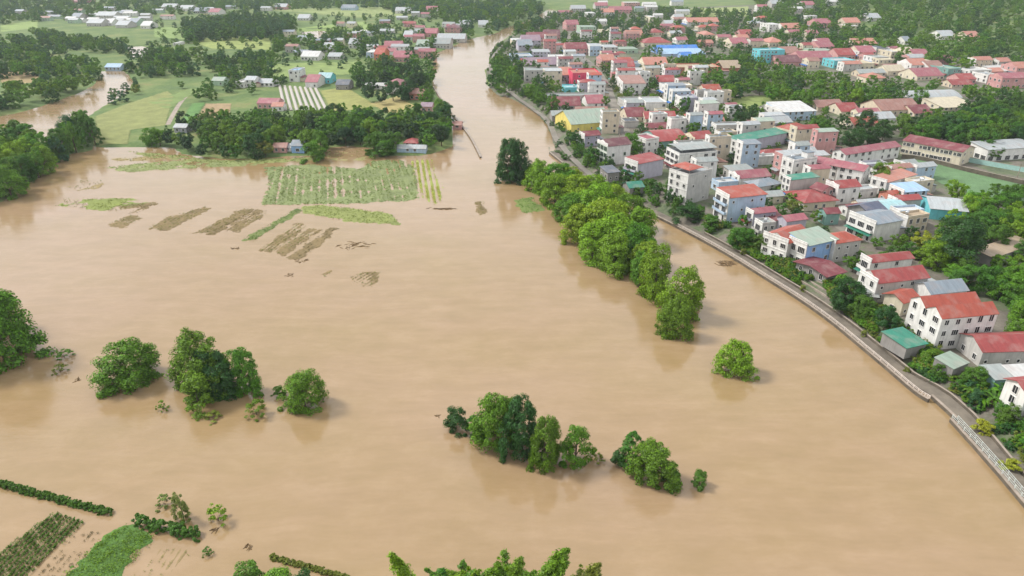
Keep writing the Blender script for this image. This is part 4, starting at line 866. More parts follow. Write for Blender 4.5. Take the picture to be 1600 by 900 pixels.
GREEN = dict(lime=(.160, .285, .012), bright=(.095, .210, .012), mid=(.060, .155, .014), dark=(.028, .092, .018), deep=(.018, .060, .018), olive=(.155, .185, .026), teal=(.036, .110, .042), yellow=(.30, .33, .02), field=(.165, .215, .05), brown=(.13, .095, .045))
COLW = dict(lime='lime-green', bright='bright green', mid='mid-green', dark='dark green', deep='deep green', olive='olive green', teal='blue-green', yellow='yellow-green', field='pale green', brown='brown')
NTREE = [0]; TPOS = []
def tree(x, y, z, h, w_, kind, col, label=None, cat='tree', group=None, name='tree', var=None, rz=None):
    ps = PROTO[kind]; cm, tm = ps[(NTREE[0] if var is None else var) % len(ps)]; NTREE[0] += 1
    r = empty(name, (x, y, z), RNG.uniform(0, 6.28) if rz is None else rz); j = RNG.uniform(.88, 1.14); g = GREEN[col]
    c = obj('crown', cm, r, (g[0] * j * RNG.uniform(.92, 1.1), g[1] * j, g[2] * j, 1)); c.scale = (w_, w_ * RNG.uniform(.9, 1.08), h)
    t = obj('trunk', tm, r); t.scale = (w_ * .5 + h * .5,) * 2 + (h,)
    if label: tag(r, label, cat, group)
    else: AUTO.append((r, f'{COLW[col]} {cat}', cat, group or 'trees', Vector((x, y, z))))
    TPOS.append((x, y, w_ / 2)); return r
def tp(cx, yb, yt, wp, kind, col, label=None, cat='tree', group=None, name='tree', var=None, rz=None, z=None):
    """a tree by its photo pixels: centre x, foot y, top y, width"""
    p = P(cx, yb, 0.0) if z == 0 else PG(cx, yb)
    if z is None and p.z < 0: p = P(cx, yb, 0)
    sc = ppm(p); h = (yb - yt) / (yb + 80) * (CH - p.z) * 1.04
    if z == 0 and kind == 'bushy': kind = 'mound'
    sink = .10 * h if z == 0 and kind in ('mound', 'tall', 'bush') else .15; h += sink if z == 0 else 0
    return tree(p.x, p.y, p.z - sink, h, wp / sc, kind, col, label, cat, group, name, var, rz)
G_ = 'trees standing in the flood'
# trees in the flood water
tp(8, 566, 440, 128, 'bushy', 'bright', 'large bright green tree cut by the left edge of the flood', group=G_, z=0, var=0)
tp(-30, 530, 430, 110, 'bushy', 'mid', 'darker tree behind the large one at the left edge', group=G_, z=0, var=1)
tp(205, 597, 526, 106, 'bushy', 'bright', 'round low tree alone between the left edge and the double clump', group=G_, z=0)
tp(322, 606, 504, 96, 'bushy', 'bright', 'tall olive-topped tree of the double clump in the flood', group=G_, z=0, var=2)
tp(338, 612, 532, 80, 'bushy', 'dark', 'deep green tree inside the double clump', group=G_, z=0, var=3)
tp(312, 632, 572, 66, 'bush', 'bright', 'low bright tree at the foot of the double clump', group=G_, z=0)
tp(386, 612, 528, 56, 'bushy', 'bright', 'slimmer tree on the right of the double clump', group=G_, z=0, var=4)
tp(477, 635, 568, 70, 'bushy', 'bright', 'compact tree alone right of the double clump', group=G_, z=0, var=5)
tp(436, 618, 600, 24, 'bush', 'mid', 'small bush beside the compact lone tree', 'bush', 'bushes in the flood', 'bush', z=0)
tp(401, 648, 620, 38, 'low', 'bright', 'sparse low bush between double clump and compact lone tree', 'bush', 'bushes in the flood', 'bush', z=0)
tp(255, 640, 622, 22, 'low', 'bright', 'tiny bush below the round low tree', 'bush', 'bushes in the flood', 'bush', z=0)
tp(101, 558, 544, 30, 'low', 'bright', 'thin floating bush beside the large left tree', 'bush', 'bushes in the flood', 'bush', z=0)
tp(94, 581, 566, 24, 'low', 'olive', 'small brownish bush nearest below the thin floating bush', 'bush', 'bushes in the flood', 'bush', z=0)
tp(332, 652, 642, 40, 'low', 'olive', 'brush poking from the water below the double clump', 'bush', 'bushes in the flood', 'bush', z=0)
tp(714, 670, 626, 46, 'bush', 'dark', 'small rounded tree at the upper end of the central clump', group=G_, z=0)
tp(742, 678, 646, 40, 'bush', 'mid', 'low tree joining the small rounded one to the central clump', group=G_, z=0)
tp(778, 694, 594, 78, 'bushy', 'bright', 'tallest light-topped tree of the central clump', group=G_, z=0, var=1)
tp(815, 708, 600, 72, 'bushy', 'dark', 'blackish green tree in the middle of the central clump', group=G_, z=0, var=4)
tp(852, 727, 630, 62, 'bushy', 'bright', 'upright bright tree right of the blackish one', group=G_, z=0, var=0)
tp(898, 722, 646, 62, 'tall', 'bright', 'tapering last tree of the central clump', group=G_, z=0, var=2)
tp(932, 720, 706, 26, 'low', 'olive', 'brown brush at the lower end of the central clump', 'bush', 'bushes in the flood', 'bush', z=0)
tp(985, 722, 664, 54, 'tall', 'mid', 'taller tree of the two-tree clump at lower centre', group=G_, z=0, var=1)
tp(1018, 748, 678, 84, 'bushy', 'bright', 'broad pale-leaved tree of the two-tree clump at lower centre', group=G_, z=0, var=0)
tp(966, 728, 698, 34, 'bush', 'dark', 'dark bush at the foot of the two-tree clump', 'bush', 'bushes in the flood', 'bush', z=0)
tp(1048, 756, 726, 40, 'bush', 'mid', 'bush trailing from the broad pale-leaved tree', 'bush', 'bushes in the flood', 'bush', z=0)
tp(1092, 758, 730, 32, 'bush', 'mid', 'last small bush right of the two-tree clump', 'bush', 'bushes in the flood', 'bush', z=0)
tp(1148, 582, 526, 66, 'bushy', 'lime', 'single round bushy tree standing alone in the river', group=G_, z=0)
tp(795, 282, 212, 52, 'bushy', 'dark', 'dark bushy tree standing alone in the upper channel', group=G_, var=0, z=0)
tp(814, 281, 218, 44, 'bushy', 'dark', 'second bushy tree merged with the lone channel tree', group=G_, var=2, z=0)
tp(806, 283, 240, 36, 'bush', 'deep', 'dark bush at the foot of the lone channel trees', 'bush', 'bushes in the flood', 'bush', z=0)
# the bright row beside the promenade
row = [(846, 296, 250, 44), (872, 300, 252, 46), (892, 292, 262, 40), (868, 318, 268, 44), (900, 322, 270, 56), (926, 312, 272, 46), (890, 342, 300, 40), (930, 346, 284, 60), (955, 332, 286, 48), (905, 372, 318, 48), (945, 376, 304, 62), (980, 356, 300, 52), (925, 398, 346, 50), (962, 398, 330, 62), (998, 380, 318, 50), (958, 418, 362, 56), (990, 410, 346, 56), (1006, 424, 372, 44), (838, 282, 256, 34)]
ordn = ['first', 'second', 'third', 'fourth', 'fifth', 'sixth', 'seventh', 'eighth', 'ninth', 'tenth', 'eleventh', 'twelfth', 'thirteenth', 'fourteenth', 'fifteenth', 'sixteenth', 'seventeenth', 'eighteenth', 'nineteenth', 'twentieth']
for k, (x, yb, yt, wp) in enumerate(row):
    tp(x, yb + 3, yt - 2, wp * 1.34, 'bushy', ('lime', 'bright', 'lime', 'lime', 'lime')[k % 5], f'{ordn[k]} tree counting down the bright green row beside the promenade', group='bright tree row in the river', z=0)
tp(1022, 464, 372, 66, 'bushy', 'lime', 'loose upright tree just below the bright row', group=G_, z=0, var=3)
tp(1004, 444, 386, 50, 'bushy', 'bright', 'slim pale tree between the bright row and the upright tree', group=G_, z=0, var=1)
tp(1062, 496, 408, 68, 'bushy', 'lime', 'dense bright tree at the lower end of the row', group=G_, z=0, var=2)
tp(1054, 524, 454, 56, 'bushy', 'bright', 'lowest leafy bush under the dense end tree', 'bush', 'bushes in the flood', 'bush', z=0)
tp(1082, 480, 440, 26, 'bush', 'lime', 'small side bush on the dense end tree', 'bush', 'bushes in the flood', 'bush', z=0)
# bamboo and shrubs at the bottom edge
for k, (x, yb, yt, wp, c, kd) in enumerate([(690, 985, 842, 150, 'lime', 'bamboo'), (722, 965, 852, 150, 'bright', 'bamboo'), (756, 970, 840, 150, 'lime', 'bamboo'), (800, 970, 844, 150, 'bright', 'bamboo'), (842, 990, 850, 160, 'lime', 'bamboo'), (884, 972, 862, 150, 'olive', 'bamboo')]):
    tp(x, yb, yt, wp, kd, c, f'{ordn[k]} bamboo clump from the left along the bottom edge', 'bamboo', 'bamboo at the bottom edge', 'bamboo_clump', z=0, var=k, rz=(0, .5, math.pi, 2.8, 0.2, 3.3)[k])
for k, (x, yb, yt, wp) in enumerate([(392, 920, 866, 64), (438, 930, 880, 70), (478, 930, 884, 60), (690, 935, 880, 60), (730, 935, 876, 64), (770, 935, 876, 60), (815, 940, 880, 64), (860, 940, 884, 60)]):
    tp(x, yb, yt, wp, 'bush', ('mid', 'bright', 'dark')[k % 3], f'{ordn[k]} leafy bush from the left along the bottom edge', 'bush', 'bushes at the bottom edge', 'bush', z=0)
for k, (x, yb, yt, wp, col, rz, lb) in enumerate([(660, 1000, 800, 170, 'lime', math.pi, 'tall feathery bamboo plume leaning left at the bottom edge'), (826, 1000, 800, 200, 'bright', 0.0, 'arching bamboo plume leaning right at the bottom edge'), (788, 990, 816, 160, 'bright', .3, 'upright bamboo plume in the middle of the bottom edge'), (884, 1000, 836, 170, 'olive', .1, 'olive bamboo plume at the right end of the bottom clump')]):
    tp(x, yb, yt, wp, 'plume', col, lb, 'bamboo', 'bamboo at the bottom edge', 'bamboo_plume', z=0, var=(0, 1, 2, 1)[k], rz=rz)
# pale bushes near the lower left hedges
tp(287, 812, 756, 30, 'tall', 'field', 'upright pale olive bush behind the short hedge', 'bush', 'bushes in the flood', 'bush', z=0, var=2)
tp(258, 790, 768, 36, 'low', 'field', 'low pale bush left of the upright olive bush', 'bush', 'bushes in the flood', 'bush', z=0)
tp(341, 814, 780, 36, 'low', 'lime', 'ragged bush right of the upright olive bush', 'bush', 'bushes in the flood', 'bush', z=0)
tp(325, 866, 852, 18, 'low', 'mid', 'tiny tuft of leaves below the short hedge', 'bush', 'bushes in the flood', 'bush', z=0)
def hedge(pts, hpx, wpx, col, label, n):
    """one trimmed-looking hedge: a chain of leafy mounds in one crown"""
    w0 = [P(x, y, 0) for x, y in pts]; o0 = w0[0]; r = empty('hedge', o0); rng = np.random.default_rng(int(o0.x * 10) % 999); V, N_ = [], []
    sc = ppm(o0); h = hpx / (pts[0][1] + 80) * CH; wd = wpx / sc; line = resample([(p.x, p.y) for p in w0], .55 * wd)
    for q in line:
        p, nn = crown_points(rng, 'bush', 12, n * 4); k = rng.uniform(.75, 1.12)
        V.append(p * np.array([wd * 1.5, wd * 1.5, h * k * 1.15]) + np.array([q[0] - o0.x + rng.normal() * wd * .08, q[1] - o0.y + rng.normal() * wd * .08, -.1])); N_.append(nn)
    V, N_ = np.concatenate(V), np.concatenate(N_); v, f = leaf_quads(V, N_, .17 * rng.uniform(.6, 1.3, len(V)), rng)
    obj('foliage', mesh_np('foliage', v, f, (M['leaf'],)), r, GREEN[col] + (1,)); tag(r, label, 'hedge')
hedge([(-20, 752), (40, 769), (100, 784), (168, 803)], 11, 9, 'mid', 'long ragged hedge crossing the lower left flood', 220)
hedge([(216, 819), (245, 826), (285, 834), (308, 840)], 18, 14, 'mid', 'short thick hedge beyond the bright green plot', 300)
hedge([(425, 872), (470, 884), (548, 906)], 7, 8, 'olive', 'thin broken line of shrubs at the bottom left', 90)

# ------------------------------------------------------------------ tree cover on land: the largest as objects, the rest as one mass
CAND = []
NOTREE = []
FA = np.array(FOOT)
def hides_house(x, y, h, w_):
    """whether a tree would cover most of a house that the photo shows"""
    hx, hy, ha, hb = FA[:, 0], FA[:, 1], FA[:, 4], FA[:, 5]; D = hy - hb / 2 - y
    return bool(((D > 0) & (D < h * hy / 100) & (np.abs(x * hy / max(y, 1) - hx) < ha / 2 + w_ * .35) & (h - D * 100 / hy > 2.2)).any())
def zone(poly_px, spacing, hr, wr, cols, kinds=('round', 'bushy'), shy=1.2, group='trees of the town', hide=.85, gap=0):
    """trees whose crowns fill a patch of the photo"""
    low = max(p[1] for p in poly_px); poly = [tuple(PG(x, max(y, -40))[:2]) for x, y in poly_px]
    poly2 = poly + [tuple(PG(x, max(y, -40) + (y + 80) * .10)[:2]) for x, y in poly_px]
    xs, ys = [p[0] for p in poly2], [p[1] for p in poly2]; area = (max(xs) - min(xs)) * (max(ys) - min(ys))
    rr = random.Random(int(xs[0]) * 31 + int(ys[0])); grid = {}
    for _ in range(int(area / spacing ** 2 * 2.6)):
        x, y = rr.uniform(min(xs), max(xs)), rr.uniform(min(ys), max(ys)); h = rr.uniform(*hr); w_ = rr.uniform(*wr) * h
        u, v = proj((x, y, gz(x, y) + h * .6))
        if not inside(u, max(v, -39), poly_px): continue
        g = (int(x // spacing), int(y // spacing))
        if any(math.hypot(x - a, y - b) < spacing * .66 for i in (-1, 0, 1) for j in (-1, 0, 1) for a, b in grid.get((g[0] + i, g[1] + j), ())): continue
        if gap and vnoise(x, y, 38, 6) < gap: continue
        if blocked(x, y, shy) or (rr.random() < hide and hides_house(x, y, h, w_)): continue
        grid.setdefault(g, []).append((x, y))
        CAND.append((x, y, h, w_, rr.choice(kinds), rr.choice(cols), group))
LB = 'trees of the left bank'
zone([(-40, 216), (0, 206), (30, 198), (50, 212), (72, 244), (60, 278), (0, 316), (-60, 340)], 8, (10, 15), (.75, 1.0), ('lime', 'bright', 'lime', 'mid'), ('bushy', 'round'), group=LB)
zone([(78, 214), (100, 200), (128, 182), (147, 198), (140, 234), (100, 252), (80, 258)], 8, (11, 16), (.6, .85), ('teal', 'mid', 'bright', 'mid'), ('tall', 'bushy'), group=LB)
zone([(0, 132), (22, 134), (66, 128), (64, 112), (0, 110), (-60, 100), (-60, 60), (45, 58), (112, 102), (160, 104), (156, 130), (132, 146), (92, 152), (58, 168), (0, 176), (-60, 180)], 10, (8, 13), (.8, 1.1), ('mid', 'dark', 'bright', 'teal', 'bright'), group=LB, gap=.34)
zone([(48, 46), (200, 62), (250, 74), (330, 78), (424, 84), (428, 112), (350, 128), (232, 130), (206, 102), (110, 98)], 10, (7, 12), (.8, 1.1), ('mid', 'dark', 'bright', 'teal'), group=LB, gap=.40)
zone([(202, 225), (206, 204), (268, 202), (284, 184), (358, 176), (420, 174), (480, 176), (540, 168), (598, 182), (650, 168), (700, 172), (711, 196), (704, 226), (668, 230), (590, 240), (500, 224), (440, 240), (300, 240), (276, 226)], 8, (7, 13), (.8, 1.1), ('mid', 'dark', 'bright', 'mid', 'deep', 'bright'), group=LB, hide=1)
zone([(556, 102), (650, 100), (654, 140), (592, 150), (552, 136)], 10, (10, 15), (.8, 1.0), ('dark', 'deep', 'mid'), group=LB)
zone([(286, 32), (380, 20), (460, 26), (454, 46), (410, 52), (286, 54)], 13, (10, 16), (.9, 1.2), ('dark', 'mid', 'teal'), group=LB)
zone([(430, 52), (500, 58), (522, 46), (600, 40), (690, 44), (702, 72), (676, 98), (600, 94), (552, 76), (510, 82), (430, 76)], 14, (9, 14), (.8, 1.1), ('bright', 'mid', 'teal', 'mid'), group=LB)
zone([(580, 2), (850, 0), (846, 34), (800, 44), (772, 40), (730, 56), (700, 26), (640, 18)], 17, (10, 15), (.9, 1.2), ('teal', 'bright', 'mid'), group=LB)
zone([(-40, -8), (860, -10), (700, 6), (560, 8), (380, 14), (240, 20), (60, 26), (-40, 34)], 20, (8, 13), (1, 1.3), ('teal', 'mid', 'bright', 'mid'), group=LB)
zone([(232, 30), (740, 12), (700, 96), (560, 98), (430, 130), (240, 132)], 22, (4, 8), (.9, 1.3), ('dark', 'mid', 'teal', 'bright'), group=LB, gap=.35)
zone([(140, 130), (210, 120), (218, 140), (160, 160)], 12, (5, 9), (.8, 1.1), ('olive', 'teal', 'mid'), group=LB)
zone([(300, 128), (440, 118), (440, 136), (300, 150)], 13, (6, 10), (.9, 1.1), ('mid', 'dark'), group=LB)
zone([(640, 130), (676, 110), (676, 150), (700, 176), (650, 166)], 9, (7, 12), (.8, 1.0), ('mid', 'bright', 'dark'), group=LB)
TT = 'trees of the town'
zone([(768, 90), (850, 96), (878, 140), (870, 175), (850, 168), (800, 150), (766, 128)], 8, (8, 13), (.8, 1.05), ('mid', 'bright', 'dark'), group=TT)
zone([(790, 60), (850, 20), (1000, 10), (1260, 20), (1330, 70), (1200, 100), (1100, 110), (1000, 75), (900, 90), (800, 90)], 14, (6, 10), (.9, 1.25), ('dark', 'teal', 'mid', 'mid', 'bright'), shy=.8, group=TT)
zone([(1180, -5), (1600, -15), (1640, 100), (1440, 104), (1330, 76), (1200, 60)], 15, (8, 14), (.9, 1.2), ('mid', 'dark', 'bright', 'bright', 'mid', 'lime'), shy=.8, group=TT)
zone([(1000, 90), (1200, 90), (1260, 112), (1410, 128), (1620, 138), (1620, 166), (1500, 142), (1400, 158), (1340, 152), (1280, 164), (1190, 142), (1100, 150), (1080, 170), (1020, 140)], 10, (7, 12), (.85, 1.1), ('dark', 'mid', 'bright', 'bright', 'lime'), shy=.8, group=TT)
zone([(1265, 192), (1330, 178), (1400, 186), (1462, 166), (1540, 160), (1630, 164), (1630, 214), (1540, 216), (1410, 202), (1340, 216), (1270, 226)], 8.5, (8, 14), (.85, 1.1), ('dark', 'dark', 'mid', 'mid', 'bright'), shy=.8, group=TT)
zone([(1090, 168), (1160, 168), (1200, 176), (1150, 196), (1090, 188)], 9, (7, 11), (.9, 1.1), ('dark', 'mid', 'deep'), group=TT)
zone([(880, 225), (960, 250), (1060, 300), (1120, 340), (1190, 372), (1200, 385), (1100, 348), (1020, 322), (960, 290), (900, 256)], 5.5, (3.5, 7), (.8, 1.1), ('mid', 'dark', 'mid', 'bright'), ('bush', 'bushy'), shy=.2, group=TT, hide=.25)
zone([(860, 180), (890, 200), (940, 240), (920, 245), (875, 215)], 6, (5, 9), (.8, 1.0), ('dark', 'mid'), group=TT)
zone([(960, 130), (1000, 165), (985, 190), (1000, 215), (1030, 245), (1010, 250), (980, 205), (955, 150)], 6, (4, 8), (.8, 1.0), ('mid', 'olive', 'bright', 'dark'), shy=.4, group=TT)
zone([(1490, 340), (1530, 300), (1640, 285), (1640, 520), (1575, 490), (1540, 440), (1470, 432), (1450, 392)], 6.8, (6, 10), (.9, 1.2), ('bright', 'mid', 'lime', 'bright', 'mid'), ('bushy', 'round'), shy=.6, group=TT)
zone([(1100, 300), (1300, 290), (1440, 300), (1440, 400), (1330, 420), (1200, 380)], 9, (3, 6), (.8, 1.1), ('mid', 'bright', 'dark'), shy=.4, group=TT, hide=.6)
zone([(1000, 150), (1300, 170), (1290, 290), (1100, 280), (1000, 230)], 9, (3, 7), (.8, 1.1), ('mid', 'bright', 'dark'), shy=.4, group=TT, hide=.6)
zone([(800, 90), (1100, 100), (1080, 160), (860, 170)], 10, (4, 8), (.8, 1.1), ('dark', 'mid', 'bright'), shy=.4, group=TT, hide=.6)
zone([(1180, 384), (1290, 430), (1400, 520), (1480, 590), (1620, 700), (1640, 640), (1560, 590), (1480, 560), (1400, 530), (1340, 470), (1310, 430), (1220, 400)], 3.4, (2.5, 5.0), (.9, 1.3), ('mid', 'dark', 'bright', 'mid', 'teal'), ('bush', 'bushy'), shy=.2, group=TT, hide=0)
# trees of the town seen large enough to place one by one
for x, yb, yt, wp, kd, c, lb in [
    (1490, 410, 332, 96, 'bushy', 'dark', 'large dark green tree among the houses at the right'), (1402, 388, 362, 30, 'round', 'bright', 'small round bright tree right of the slate-roofed white house'), (1436, 390, 358, 36, 'round', 'yellow', 'yellow-green tree beside the large dark tree'),
    (1452, 408, 376, 44, 'bushy', 'lime', 'lime tree in front of the large dark tree'), (1490, 315, 278, 36, 'round', 'lime', 'lime tree on the edge of the sports pitch'), (1372, 290, 250, 36, 'bushy', 'bright', 'bright tree beside the three-storey school wing'), (1395, 280, 252, 36, 'round', 'lime', 'lime tree between the school wing and the pitch'),
    (1325, 480, 425, 62, 'bushy', 'dark', 'dark tree over the promenade wall below the red shelter'), (1345, 495, 455, 40, 'bushy', 'mid', 'tree beside the dark one over the promenade wall'), (1380, 515, 470, 44, 'bushy', 'dark', 'dark leafy tree left of the green awning shelter'), (1456, 568, 542, 34, 'bush', 'bright', 'clipped round shrub under the big white riverside house'),
    (1220, 305, 288, 24, 'round', 'bright', 'small tree behind the brick-red hall'), (1240, 335, 310, 30, 'round', 'olive', 'olive tree in front of the brick-red hall'), (1218, 268, 240, 26, 'round', 'dark', 'round dark tree beside the white tower-like house'), (1135, 230, 206, 34, 'bushy', 'mid', 'leafy tree by the grey concrete house'),
    (1082, 215, 190, 24, 'round', 'mid', 'round tree behind the curved red roof'), (1075, 345, 318, 56, 'bush', 'dark', 'dark bushes below the tall white house'), (1110, 355, 330, 36, 'bush', 'mid', 'green bush between the tall house and the promenade'), (1160, 385, 350, 44, 'bushy', 'mid', 'leafy tree below the long pale blue house'), (1190, 392, 360, 36, 'bushy', 'mid', 'tree below the pink-roofed violet house'),
    (985, 245, 205, 40, 'bushy', 'bright', 'bright leafy tree beside the curved red roof'), (1550, 250, 228, 30, 'round', 'mid', 'small tree at the corner of the cream school'), (1530, 330, 300, 44, 'bushy', 'lime', 'lime-green tree right of the pitch edge'), (1575, 470, 420, 60, 'bushy', 'bright', 'bright broad tree behind the twin orange roofs'),
    (490, 252, 218, 40, 'bush', 'bright', 'round bright tree at the flood edge beside the blue house'), (602, 246, 218, 40, 'bush', 'mid', 'tree at the flood edge left of the flooded white house'), (415, 246, 220, 28, 'round', 'olive', 'olive tree at the flood edge left of the pink house')]:
    tp(x, yb, yt, wp, kd, c, lb, group='single trees among the houses')
for k, (x, yb, yt, wp) in enumerate([(1530, 628, 596, 36), (1548, 634, 598, 40), (1562, 622, 590, 36), (1515, 615, 588, 32)]):
    tp(x, yb, yt, wp, 'banana', ('bright', 'mid')[k % 2], f'{ordn[k]} banana plant in the garden above the lower promenade', 'banana plant', 'banana plants in the garden', 'banana_plant')
for k, (x, y) in enumerate([(1160, 405), (1252, 462), (1348, 528), (1415, 585), (1530, 680), (1578, 738)]):
    tp(x, y, y - (14 if k < 4 else 26), 14 if k < 4 else 34, 'bush', 'olive' if k < 4 else 'yellow', f'{ordn[k]} sapling down the promenade pavement', 'sapling', 'saplings on the promenade', 'sapling')

slope = {t_: offset(gl, t_ * sgn) for t_ in np.arange(6.0, 14.6, .5)}
for k in range(2600):                                   # undergrowth on the slope between promenade wall and houses
    a_ = RNG.choice(slope[RNG.choice(list(slope))])
    x, y = a_[0] + RNG.uniform(-2, 2), a_[1] + RNG.uniform(-2, 2)
    if sdist([x], [y], WATER_POLY)[0] < 6.2 or blocked(x, y, .1): continue
    if vnoise(x, y, 9, 4) < .30: continue
    h = RNG.uniform(.7, 2.2); CAND.append((x, y, h, h * RNG.uniform(1.1, 1.8), 'ground', RNG.choice(('mid', 'dark', 'bright', 'bright', 'olive')), 'undergrowth'))
for line, wd in ROADS:
    if abs(wd - 3.4) > .01: continue
    for k in range(700):
        q = RNG.choice(line); x, y = q[0] + RNG.uniform(-9, 9), q[1] + RNG.uniform(-9, 9)
        if gz(x, y) < .3 or blocked(x, y, .2): continue
        h = RNG.uniform(1.2, 4.0); CAND.append((x, y, h, h * RNG.uniform(1.0, 1.5), 'ground', RNG.choice(('mid', 'dark', 'bright', 'mid')), 'undergrowth'))
def seen_size(c): return c[3] * ppm((c[0], c[1], 3))
vis = []
for c in CAND:
    z = gz(c[0], c[1]); u, v = proj((c[0], c[1], z + c[2] * .7))
    ok = -25 < u < 1625 and -15 < v < 915
    if z < -.3: continue
    vis.append((seen_size(c) if ok else 0, c, z))
vis.sort(key=lambda q: -q[0])
BUD = max(0, 296 - sum(1 for o in COL.objects if o.name.split('.')[0] == 'tree' and o.parent is None))
big = []; rest = []; under = []; nt = nb = 0
for q in vis:
    k_ = q[1][4]
    if k_ == 'ground': under.append(q)
    elif k_ in ('bush', 'low') and nb < 150 and q[0] > 8: nb += 1; big.append(q)
    elif k_ not in ('bush', 'low') and nt < BUD and q[0] > 0: nt += 1; big.append(q)
    else: rest.append(q)
for s, (x, y, h, w_, kd, col, grp), z in big:
    if kd in ('bush', 'low'): tree(x, y, z - .1, h, w_, kd, col, None, 'bush', grp.replace('trees', 'bushes'), 'bush')
    else: tree(x, y, z - .2, h, w_, kd, col, None, 'tree', grp)
# the rest: one mass, instanced from simple joined trees
def mass(items, name, label):
    pc = bpy.data.collections.new('tree_kinds'); protos = []
    for kd, (k0, cl) in enumerate([('round', 'mid'), ('bushy', 'dark'), ('round', 'deep'), ('bushy', 'mid'), ('round', 'bright'), ('bushy', 'teal'), ('bush', 'mid'), ('round', 'olive')]):
        rng = np.random.default_rng(900 + kd); p, n = crown_points(rng, k0, 40, 1500); v, f = leaf_quads(p, n, .044 * rng.uniform(.6, 1.3, len(p)), rng)
        o = bpy.data.objects.new('tree_kind', mesh_np('tree_kind', v, f, (m_leaf('leaves_' + cl, .22, GREEN[cl] + (1,)),))); pc.objects.link(o); protos.append(cl)
    me = bpy.data.meshes.new(name); n = len(items)
    me.vertices.add(n); me.vertices.foreach_set('co', np.array([(c[0], c[1], z - .2) for _, c, z in items], np.float32).ravel())
    a = me.attributes.new('size', 'FLOAT_VECTOR', 'POINT'); a.data.foreach_set('vector', np.array([(c[3], c[3], c[2]) for _, c, z in items], np.float32).ravel())
    idx = dict(mid=(0, 3), dark=(1,), deep=(2,), teal=(5,), bright=(4,), olive=(7,), lime=(4,), yellow=(4,), field=(7,))
    b = me.attributes.new('pick', 'INT', 'POINT'); b.data.foreach_set('value', np.array([RNG.choice(idx[c[5]]) for _, c, z in items], np.int32))
    d = me.attributes.new('turn', 'FLOAT', 'POINT'); d.data.foreach_set('value', np.array([RNG.uniform(0, 6.28) for _ in items], np.float32))
    o = obj(name, me); ng = bpy.data.node_groups.new(name, 'GeometryNodeTree')
    ng.interface.new_socket('Geometry', in_out='INPUT', socket_type='NodeSocketGeometry'); ng.interface.new_socket('Geometry', in_out='OUTPUT', socket_type='NodeSocketGeometry')
    N = ng.nodes.new; gi, go = N('NodeGroupInput'), N('NodeGroupOutput'); ci = N('GeometryNodeCollectionInfo'); ci.inputs[0].default_value = pc; ci.inputs['Separate Children'].default_value = True
    iop = N('GeometryNodeInstanceOnPoints'); iop.inputs['Pick Instance'].default_value = True
    def attr(nm, ty):
        q = N('GeometryNodeInputNamedAttribute'); q.data_type = ty; q.inputs[0].default_value = nm; return q.outputs[0]
    lk = ng.links.new; lk(gi.outputs[0], iop.inputs['Points']); lk(ci.outputs[0], iop.inputs['Instance'])
    lk(attr('pick', 'INT'), iop.inputs['Instance Index']); lk(attr('size', 'FLOAT_VECTOR'), iop.inputs['Scale'])
    cx = N('ShaderNodeCombineXYZ'); lk(attr('turn', 'FLOAT'), cx.inputs[2]); lk(cx.outputs[0], iop.inputs['Rotation'])
    lk(iop.outputs[0], go.inputs[0]); md = o.modifiers.new('scatter', 'NODES'); md.node_group = ng
    tag(o, label, 'vegetation', kind='stuff')
mass(rest, 'far_woodland', 'mass of distant trees beyond the town and villages')
mass(under, 'undergrowth', 'low green undergrowth beside the promenade and the riverside road')
HAZE = 0.00008
